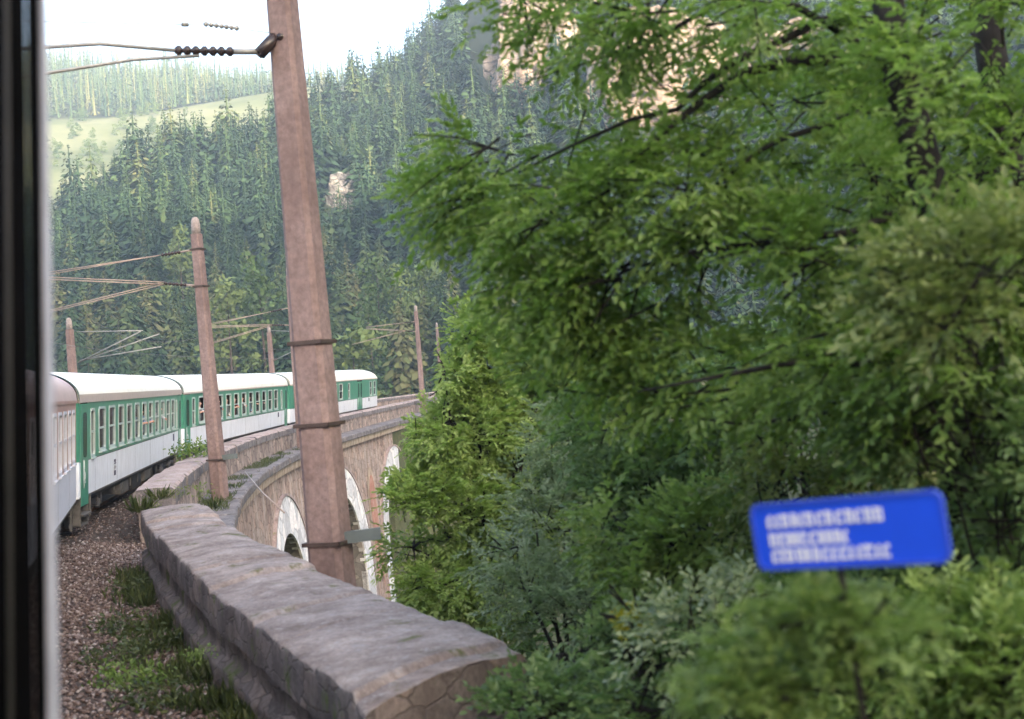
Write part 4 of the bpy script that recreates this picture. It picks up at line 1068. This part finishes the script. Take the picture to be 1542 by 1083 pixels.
def foliage(name, blobs, total, mat, parent, off, leaf=.07, nleaf=12, L=.35, bias=(0, 0, .1), seed=1, shape=.55, shell=.55, cluster=0.0):
    g = np.random.default_rng(seed); B = np.array([[*b[0], *b[1]] for b in blobs]); w = B[:, 3] * B[:, 4] * B[:, 5]; w = w ** .75
    if len(blobs[0]) > 2: w = w * np.array([b[2] for b in blobs])
    k = g.choice(len(B), total, p=w / w.sum()); d = nrm(g.normal(0, 1, (total, 3))); r = g.uniform(0, 1, (total, 1)) ** (1 / 3.) * (1 - shell) + shell * g.uniform(.75, 1.08, (total, 1))
    C = B[k, :3] + d * r * B[k, 3:6]
    if cluster > 0:
        keep = np.array([mnoise.noise(Vector(c) * cluster) for c in C]) > -.12; C = C[keep]; d = d[keep]
    DIR = nrm(d * .75 + np.array(bias) + g.normal(0, .4, C.shape)); LL = L * g.uniform(.6, 1.25, len(C))
    V, Q = leaf_mesh(*sprays(C - np.array(off), DIR, LL, nleaf, leaf, g), shape=shape)
    o = link_mesh(name, np_mesh(name, V, Q, False), mat, parent); return C, DIR, LL
def woody(mb, off, root, tips, r0, g, k=7):
    for tp in tips:
        a, b = Vector(root), Vector(tp); m_ = a.lerp(b, .5) + Vector((g.uniform(-.1, .1), g.uniform(-.1, .1), .12)) * (b - a).length
        pts = []; rr = []
        for i in range(k):
            f = i / (k - 1); q = a.lerp(m_, f).lerp(m_.lerp(b, f), f); pts.append(q - Vector(off) + Vector((g.uniform(-1, 1), g.uniform(-1, 1), g.uniform(-1, 1))) * .015 * (b - a).length); rr.append(r0 * (1 - f * .85))
        mb.tube(pts, rr, 6)
def twigs(mb, off, C, DIR, LL, step, r=.006):
    for i in range(0, len(C), step):
        a = Vector(C[i]) - Vector(off); d = Vector(DIR[i]); e = a + d * LL[i] - Vector((0, 0, .2 * LL[i])); mb.tube([a - d * .35, a, e], [r * 1.4, r, r * .4], 4, cap=False)
def shrub(name, label, cat, root, blobs, n, mat, seed, group=None, leaf=.07, nleaf=12, L=.35, bias=(0, 0, .15), shape=.55, trunk_r=.05, stems=1, cluster=.9, tw=14, shell=.5, limbs=True):
    g = random.Random(seed); t = empty(name, root); tag(t, label, cat, group); off = tuple(root)
    C, D, LL = foliage('crown', blobs, n, mat, t, off, leaf, nleaf, L, bias, seed, shape, shell, cluster)
    mb = MB(); R0 = Vector(root)
    bl = sorted(blobs, key=lambda b: b[0][2]); hub = Vector((sum(b[0][0] for b in bl) / len(bl), sum(b[0][1] for b in bl) / len(bl), sum(b[0][2] for b in bl) / len(bl)))
    if limbs:
        h1 = R0.lerp(hub, .55)
        mb.tube([R0 - Vector(off) - Vector((0, 0, .3)), R0.lerp(h1, .5) - Vector(off), h1 - Vector(off)], [trunk_r * 1.3, trunk_r, trunk_r * .8], 8)
        woody(mb, off, h1, [b[0] for b in bl], trunk_r * .55, g)
        for b in bl:
            for _ in range(4):
                v = Vector((g.gauss(0, 1), g.gauss(0, 1), g.gauss(0, .8))).normalized(); woody(mb, off, Vector(b[0]), [Vector(b[0]) + Vector((v.x * b[1][0], v.y * b[1][1], v.z * b[1][2])) * .9], trunk_r * .22, g, 5)
    twigs(mb, off, C, D, LL, tw); mb.build('trunk' if limbs else 'stems', M['bark'], t); return t
def blob(px, py, y, rx, rz=None, ry=None, w=1.0):
    p = at(px, py, y); a = rx * y / F; b = (rz or rx) * y / F; return (tuple(p), (a, ry or a, b), w)

# bright bush-like tree standing behind the end of the near wall
root = at(700, 905, 19.5); root.z = near_ground(root.x, root.y)
shrub('maple_tree', 'rounded bright green maple standing just behind the end of the stone wall', 'tree', root,
      [blob(712, 505, 19.5, 36, 40), blob(670, 560, 19.3, 42), blob(745, 565, 19.8, 62, 60), blob(820, 560, 20, 48, 62), blob(668, 640, 19.2, 42, 50), blob(715, 660, 19.5, 85, 70), blob(800, 660, 20, 70, 80), blob(850, 620, 20.2, 60, 70), blob(850, 540, 20.2, 40, 40),
       blob(626, 755, 19, 48, 34), blob(690, 770, 19.2, 92, 66), blob(775, 780, 19.6, 90, 80), blob(622, 825, 19, 46, 36), blob(670, 880, 18.8, 66, 36), blob(760, 890, 19, 70, 60)],
      7600, M['leaf_bush'], 21, leaf=.085, nleaf=13, L=.36, bias=(0, -.1, .1), trunk_r=.09, cluster=1.2, tw=12)
root = at(860, 985, 15); root.z = near_ground(root.x, root.y)
shrub('willow_shrub', 'grey green willow shrub in front of the maple, right of the wall end', 'shrub', root,
      [blob(800, 745, 15.5, 46, 46), blob(850, 800, 15, 70, 60), blob(760, 830, 15.6, 50, 50), blob(820, 905, 14.5, 78, 60), blob(930, 770, 15, 60, 70), blob(900, 930, 14, 80, 60), blob(860, 670, 15.6, 55, 60)],
      1900, M['leaf_grey'], 22, leaf=.085, nleaf=13, L=.38, bias=(0, 0, .4), shape=.34, trunk_r=.06, cluster=1.3)

# the big tree overhanging from the upper right
t = empty('beech_tree', at(1440, 900, 9.0)); RB = t.location.copy(); RB.z = near_ground(RB.x, RB.y); t.location = RB; tag(t, 'large overhanging beech with dark leaning trunk and long drooping branches, upper right', 'tree')
bl = [blob(770, 12, 9.5, 70, 24), blob(900, 40, 9, 110, 60), blob(1060, 20, 8.5, 110, 48, w=.7), blob(735, 235, 9.5, 75, 55), blob(890, 215, 9.3, 75, 50), blob(690, 300, 9.8, 60, 38), blob(655, 338, 10, 28, 16, w=.6),
      blob(860, 330, 9.2, 110, 80), blob(1010, 290, 9, 120, 70), blob(1150, 180, 9.3, 130, 70, w=.6), blob(820, 440, 9.3, 80, 50), blob(960, 440, 9, 120, 80), blob(1130, 400, 8.6, 140, 90), blob(1290, 330, 9, 140, 110, w=.7),
      blob(1230, 60, 9.6, 140, 60, w=.6), blob(1420, 60, 9.8, 160, 90, w=.7), blob(1480, 250, 9.5, 140, 110, w=.7), blob(1440, 400, 8.2, 150, 80), blob(900, 550, 9.6, 90, 60, w=.6), blob(1060, 550, 9, 130, 70, w=.6), blob(1240, 540, 8.4, 150, 80, w=.6), blob(1420, 540, 7.8, 140, 80, w=.6), blob(1540, 420, 8, 100, 100), blob(1400, 160, 7.7, 90, 150, w=.5)]
C, D, LL = foliage('crown', bl, 5300, M['leaf_big'], t, tuple(RB), .076, 13, .38, (-.6, -.1, -.12), 31, .5, .35, 1.5)
mb = MB()
def limb(pts, r0, r1, n=8):
    P = [at(a, b, c) - RB for a, b, c in pts]; k = len(P); mb.tube(P, [r0 + (r1 - r0) * i / (k - 1) for i in range(k)], n)
limb([(1440, 900, 9.0), (1450, 640, 8.6), (1432, 460, 8.3), (1408, 320, 8.1), (1378, 200, 8.0), (1345, 80, 8.0), (1330, -80, 8.1), (1325, -300, 8.2)], .15, .085)
limb([(1340, 75, 9.5), (1280, 92, 9.3), (1200, 90, 9.0), (1120, 110, 8.9), (1060, 150, 8.8), (1010, 190, 8.8), (960, 235, 8.8), (920, 285, 8.9), (850, 330, 9)], .045, .010)
limb([(1335, 40, 9.5), (1240, 30, 9.2), (1180, 60, 9.0), (1110, 90, 8.8), (1060, 125, 8.8), (1020, 165, 8.9), (950, 180, 9), (860, 220, 9.2), (780, 260, 9.5)], .035, .008)
limb([(1370, 180, 9.4), (1310, 165, 9.1), (1240, 190, 8.9), (1180, 208, 8.8), (1140, 230, 8.8), (1090, 270, 8.8), (1020, 320, 8.9)], .032, .006)
limb([(1430, 420, 9.2), (1360, 545, 8.6), (1270, 548, 8.3), (1180, 548, 8.2), (1120, 560, 8.2), (1040, 575, 8.3), (960, 590, 8.5)], .035, .006)
limb([(1400, 300, 9.3), (1280, 350, 8.9), (1120, 370, 8.7), (1040, 380, 8.6), (960, 402, 8.8), (860, 440, 9)], .03, .005)
limb([(1350, 100, 9.5), (1200, 10, 9), (1090, 0, 8.9), (1020, 40, 8.9), (980, 60, 8.9), (900, 90, 9), (800, 120, 9.3)], .028, .005)
limb([(1415, 350, 9.3), (1300, 620, 8.8), (1230, 625, 8.6), (1120, 640, 8.6), (1050, 630, 8.7)], .03, .005)
twigs(mb, RB, C, D, LL, 12, .007); 
for b in bl:
    g_ = random.Random(int(b[0][0] * 100)); woody(mb, RB, Vector(b[0]) + Vector((b[1][0] * .9, .1, b[1][2] * .6)), [Vector(b[0]) + Vector((-b[1][0] * .5, g_.uniform(-.2, .2), -b[1][2] * g_.uniform(.1, .5)))], .007, g_)
mb.build('trunk', M['bark'], t)
# second trunk behind
RB2 = at(1560, 900, 10.5); RB2.z = near_ground(RB2.x, RB2.y); t = empty('beech_tree', RB2); tag(t, 'second dark trunk standing behind the leaning one at the right edge', 'tree')
mb = MB(); P = [at(a, b, c) - RB2 for a, b, c in ((1560, 900, 10.5), (1556, 600, 10.5), (1535, 380, 10.6), (1512, 220, 10.7), (1490, 60, 10.8), (1478, -100, 10.9), (1470, -300, 11))]; mb.tube(P, [.16, .15, .14, .13, .12, .11, .08], 10)
mb.build('trunk', M['bark'], t)
foliage('crown', [blob(1470, 120, 11.5, 170, 110), blob(1300, 230, 11.8, 170, 120), blob(1480, 330, 11.5, 150, 90), blob(1180, 480, 11.5, 160, 90), blob(1350, 500, 11.5, 170, 90), blob(1540, 560, 11.5, 120, 110)], 1500, M['leaf_under'], t, tuple(RB2), .09, 12, .42, (-.5, 0, -.2), 33, .55, .35, 1.1)

US = [  # undergrowth: label, material, blobs(px,py,y,rx,rz), n, leaf, shape
 ('dark green hazel shrub filling the middle below the hanging branches', 'leaf_under', [(960, 640, 13, 110, 70), (1090, 650, 12.5, 110, 70), (1010, 730, 12.5, 120, 60), (1180, 680, 12, 100, 60)], 1500, .085, .6),
 ('leafy green shrub just left of the blue sign', 'leaf_lime', [(960, 800, 11.5, 80, 60), (1050, 820, 11, 80, 70), (1000, 880, 11, 90, 50)], 800, .075, .55),
 ('olive brown shrub above the blue sign', 'leaf_olive', [(1250, 650, 10.5, 110, 60), (1360, 670, 10, 100, 60), (1180, 730, 10.5, 80, 40)], 850, .07, .5),
 ('dark shrub at the right edge beside the blue sign', 'leaf_under', [(1500, 660, 7.7, 90, 80), (1540, 780, 7.7, 80, 80), (1420, 650, 7.7, 100, 70)], 900, .075, .6),
 ('grey green shrub low beneath the blue sign', 'leaf_grey', [(1180, 900, 9, 110, 50), (1080, 960, 8.5, 110, 60), (1230, 960, 8.5, 110, 50)], 900, .065, .5),
 ('medium green shrub in the bottom middle right of the wall end', 'leaf_under', [(850, 1000, 10.5, 80, 60), (950, 1000, 10, 100, 60), (820, 1070, 9.5, 70, 50), (1010, 1060, 9, 110, 60)], 1400, .07, .55),
 ('bright lime green shrub in the lower right corner', 'leaf_lime', [(1440, 960, 7, 120, 60), (1530, 1020, 6.5, 110, 80), (1360, 1040, 6.8, 110, 60)], 900, .07, .5),
 ('dull green shrub low between the grey green one and the lime one', 'leaf_under', [(1200, 1040, 8, 130, 60), (1330, 930, 8.5, 100, 60), (1450, 860, 8.6, 110, 50)], 1000, .065, .5),
 ('pale olive branches hanging close at the right edge', 'leaf_olive', [(1400, 420, 6.5, 90, 42), (1500, 400, 6.2, 90, 50), (1480, 480, 6.2, 100, 42)], 480, .065, .45),
]
for i, (lab, m_, bb, n, lf, shp) in enumerate(US):
    bl2 = [blob(*b) for b in bb]; c = bl2[0][0]; rx_, ry_ = c[0] + .1, c[1] + .4; z_ = near_ground(rx_, ry_)
    shrub('undergrowth_shrub', lab, 'shrub', Vector((rx_, ry_, min(z_, c[2] - .3))), bl2, n, M[m_], 50 + i, None, leaf=lf, nleaf=12, L=.32, shape=shp, trunk_r=.03, cluster=1.5, tw=9, limbs=(i != 8))
# thick hedge of deeper shrubs behind everything on the right
for i, (px, py, y) in enumerate(((930, 560, 24), (1060, 620, 22), (1200, 600, 20), (1350, 560, 18), (1500, 560, 16), (900, 760, 24), (1040, 800, 18), (1180, 800, 16), (1330, 780, 14.5), (1500, 780, 13), (900, 960, 18), (1080, 980, 14), (1300, 960, 12.5), (1480, 940, 11))):
    c = at(px, py, y); z_ = near_ground(c.x, c.y); pos = ['left', 'middle', 'right'][0 if px < 1050 else (1 if px < 1340 else 2)]; lv = 'above' if py < 700 else ('beside' if py < 900 else 'below')
    shrub('thicket_shrub', 'shaded shrub deep in the thicket behind the nearer bushes', 'shrub', Vector((c.x, c.y, min(z_, c.z - 1))), [blob(px, py, y, 125, 110, 1.1)], 480, M['leaf_under'], 90 + i, 'shaded shrubs deep in the thicket', leaf=.13, nleaf=11, L=.5, trunk_r=.05, cluster=.8, tw=12)
shrub('undergrowth_shrub', 'mixed green leaves close in front of the sign post, right under the sign', 'shrub', at(1230, 1080, 4.1), [blob(1170, 965, 4.2, 110, 36), blob(1300, 955, 4.0, 110, 40), blob(1225, 918, 4.1, 80, 18, w=5), blob(1230, 1030, 4.1, 130, 50), blob(1110, 1050, 4.2, 90, 50)], 520, M['leaf_lime'], 77, leaf=.035, nleaf=12, L=.11, trunk_r=.015, cluster=2, tw=97, limbs=False)
for i, (px, py, y) in enumerate(((1640, 620, 15), (1800, 560, 17), (1980, 520, 20), (2200, 480, 22), (1680, 880, 12), (1900, 820, 14), (2150, 760, 16), (1700, 400, 22), (2000, 320, 27), (2350, 650, 18))):
    c = at(px, py, y); z_ = near_ground(c.x, c.y); c.z = z_ + 1.6
    shrub('thicket_shrub', 'shaded shrub deep in the thicket behind the nearer bushes', 'shrub', Vector((c.x, c.y, z_)), [(tuple(c), (1.7, 1.7, 1.6), 1)], 420, M['leaf_under'], 190 + i, 'shaded shrubs deep in the thicket', leaf=.14, nleaf=11, L=.5, trunk_r=.05, cluster=.8, tw=12)
# small yellow spray
shrub('yellow_flowering_weed', 'small yellow flowering weed among the shrubs, below and left of the blue sign', 'weed', at(950, 985, 9.2), [blob(950, 935, 9.2, 22, 12)], 34, M['leaf_yellow'], 140, leaf=.04, nleaf=9, L=.09, cluster=0, limbs=False, tw=3)

# ------------------------------------------------------------ blue sign
def build_sign():
    Y = 4.2; a, b, c, d = at(1135, 760, Y), at(1424, 742, Y - .45), at(1424, 842, Y - .45), at(1142, 860, Y)
    ctr = (a + b + c + d) / 4; X = ((b - a) + (c - d)).normalized(); Z = Vector((0, 0, 1)); Yv = Z.cross(X).normalized(); Z = X.cross(Yv)
    W = ((b - a).length + (c - d).length) / 4; H = ((a - d).length + (b - c).length) / 4
    m = Matrix((X, Yv, Z)).transposed().to_4x4(); m.translation = ctr; t = empty('blue_sign', mat=m); tag(t, 'rectangular blue sign with three rows of white lettering among the bushes', 'sign')
    mb = MB(); pts = rrect(-W, W, -H, H, .03); mb.loft([[(x, 0, z) for x, z in pts], [(x, .012, z) for x, z in pts]], 0, True, False, True); mb.build('sign_plate', M['sign_blue'], t)
    mb = MB(); o_, i_ = rrect(-W - .006, W + .006, -H - .006, H + .006, .034), rrect(-W + .006, W - .006, -H + .006, H - .006, .026)
    mb.loft([[(x, .006, z) for x, z in o_], [(x, -.006, z) for x, z in o_], [(x, -.006, z) for x, z in i_], [(x, .0, z) for x, z in i_]], 0, True); mb.build('sign_rim', M['sign_rim'], t)
    mb = MB(); g = random.Random(4); sc = W / .36
    for (zc, x1, h) in ((H * .48, W * .36, .021), (-.010, -W * .02, .020), (-H * .60, W * .40, .021)):
        x = -W * .84
        while x < x1:
            w = g.uniform(.016, .027); k = g.random()
            mb.box(x, x + .009, -.004, -.001, zc - h, zc + h * (1 if k > .4 else .5)); mb.box(x + .009, x + w, -.004, -.001, zc + h * .3, zc + h * .3 + .012); mb.box(x + .007, x + w, -.004, -.001, zc - h, zc - h + .009)
            if k > .5: mb.box(x + w - .007, x + w, -.004, -.001, zc - h + .009, zc + h * .3)
            x += w + g.uniform(.006, .012)
    mb.build('lettering', M['sign_white'], t)
    mb = MB(); zg = near_ground(ctr.x, ctr.y) - ctr.z - .2
    mb.tube([(-W * .2, .045, zg), (-W * .2, .045, H * .8)], .011, 10); mb.build('post', M['bark'], t)
build_sign()

# ------------------------------------------------------------ weeds and grass
def tuft(name, label, cat, loc, r, h, n, mat, seed, group=None, leafy=False):
    g = np.random.default_rng(seed); t = Vector(loc); a = g.uniform(0, 6.28, n); rr = r * np.sqrt(g.uniform(0, 1, n))
    P = np.stack([rr * np.cos(a), rr * np.sin(a), np.full(n, -.02)], 1); D = nrm(np.stack([np.cos(a) * .5, np.sin(a) * .5, np.ones(n)], 1) + g.normal(0, .35, (n, 3)))
    if leafy:
        P2 = P + D * h * g.uniform(.1, .95, (n, 1)); D2 = nrm(D * .3 + g.normal(0, .7, (n, 3))); V, Q = leaf_mesh(P2, D2, nrm(g.normal(0, .5, (n, 3)) + [0, 0, 1]), np.full(n, h * .22) * g.uniform(.6, 1.2, n), .5)
    else: V, Q = leaf_mesh(P, D, nrm(g.normal(0, 1, (n, 3))), h * g.uniform(.5, 1.1, n), .07)
    o = empty(name, loc); link_mesh('leaves', np_mesh('leaves', V, Q), mat, o); tag(o, label, cat, group)
    mb = MB(); rg = random.Random(seed)
    for _ in range(7):
        q = Vector((rg.uniform(-r, r) * .6, rg.uniform(-r, r) * .6, -.03)); mb.tube([q, q + Vector((rg.uniform(-.1, .1) * h, rg.uniform(-.1, .1) * h, h * .8))], .004, 4)
    mb.build('stems', mat, o); return o
tuft('weed', 'yellow green weed sprouting over the parapet by the second mast', 'weed', onz(291, 690, -2.3) + Vector((0, 0, .0)),   .5, .75, 300, M['leaf_lime'], 1, None, True)
k = 0
for (px, py, h, n) in ((240, 752, .38, 50), (268, 749, .28, 60), (213, 770, .4, 90), (305, 752, .45, 60), (318, 765, .3, 60), (228, 765, .2, 50)):
    k += 1; tuft('weed', ['thin weed in the wall joint, tallest in the row', 'bushy weed in the middle of the wall joint', 'weed spilling over the inner wall corner', 'yellowish weed at the foot of the second mast', 'low weed on the outer wall edge below the second mast', 'short weed at the near side of the wall joint'][k - 1], 'weed', onz(px, py, ZC - .05), .18, h, n, M['grass'] if k % 2 else M['leaf_olive'], 10 + k, 'weeds in the wall joint', k % 2 == 0)
# grass and weeds along the foot of the wall
n = 5500; idx = RG.integers(34, 520, n); base = NWI[idx] + np.stack([-np.abs(RG.normal(.05, .32, n)), RG.normal(0, .1, n), np.zeros(n)], 1); base[:, 2] = -3.60
cl = np.array([mnoise.noise(Vector((p[0] * .9, p[1] * .9, 2))) for p in base]) > -.02; base = base[cl]; n = len(base)
V, Q = leaf_mesh(base, nrm(RG.normal(0, .4, (n, 3)) + [0, 0, 1]), nrm(RG.normal(0, 1, (n, 3))), RG.uniform(.10, .38, n), .09)
tag(link_mesh('grass', np_mesh('grass', V, Q), M['grass']), kind='stuff')
for i, (px, py, y) in enumerate(((200, 1040, 13.2), (225, 985, 14.5), (185, 960, 16), (240, 1070, 12.4), (205, 900, 19), (300, 1000, 11.6), (175, 1010, 14.8))):
    p = onz(px, py, -3.58)
    tuft('weed', ['bright green clump of weeds on the ballast edge, near the lower edge', 'leafy weed patch between ballast and wall foot', 'low weed patch out on the ballast', 'rounded weed clump closest to the lower edge of the photo', 'small dark weed clump further along the wall foot', 'bright lone weed growing from the wall face', 'sparse weed in the stones beside the rails'][i], 'weed', p if i != 5 else onz(298, 995, -2.95), .30 if i != 5 else .12, .42 if i != 5 else .2, 330 if i != 5 else 90, M['leaf_lime'] if i in (0, 5) else M['grass'], 60 + i, 'weeds along the wall foot', True)
# grass on the cornice ledge
n = 3500; ss = RG.uniform(-34, 0, n); P = np.array([path(s, o) for s, o in zip(ss, RG.uniform(3.95, 4.9, n))]); P[:, 2] = -3.44
kp = np.array([mnoise.noise(Vector((p[0] * .5, p[1] * .5, 4))) for p in P]) > .0; P = P[kp]; n = len(P)
V, Q = leaf_mesh(P, nrm(RG.normal(0, .5, (n, 3)) + [0, 0, 1]), nrm(RG.normal(0, 1, (n, 3))), RG.uniform(.06, .2, n), .14)
tag(link_mesh('grass', np_mesh('grass', V, Q), M['grass']), kind='stuff')
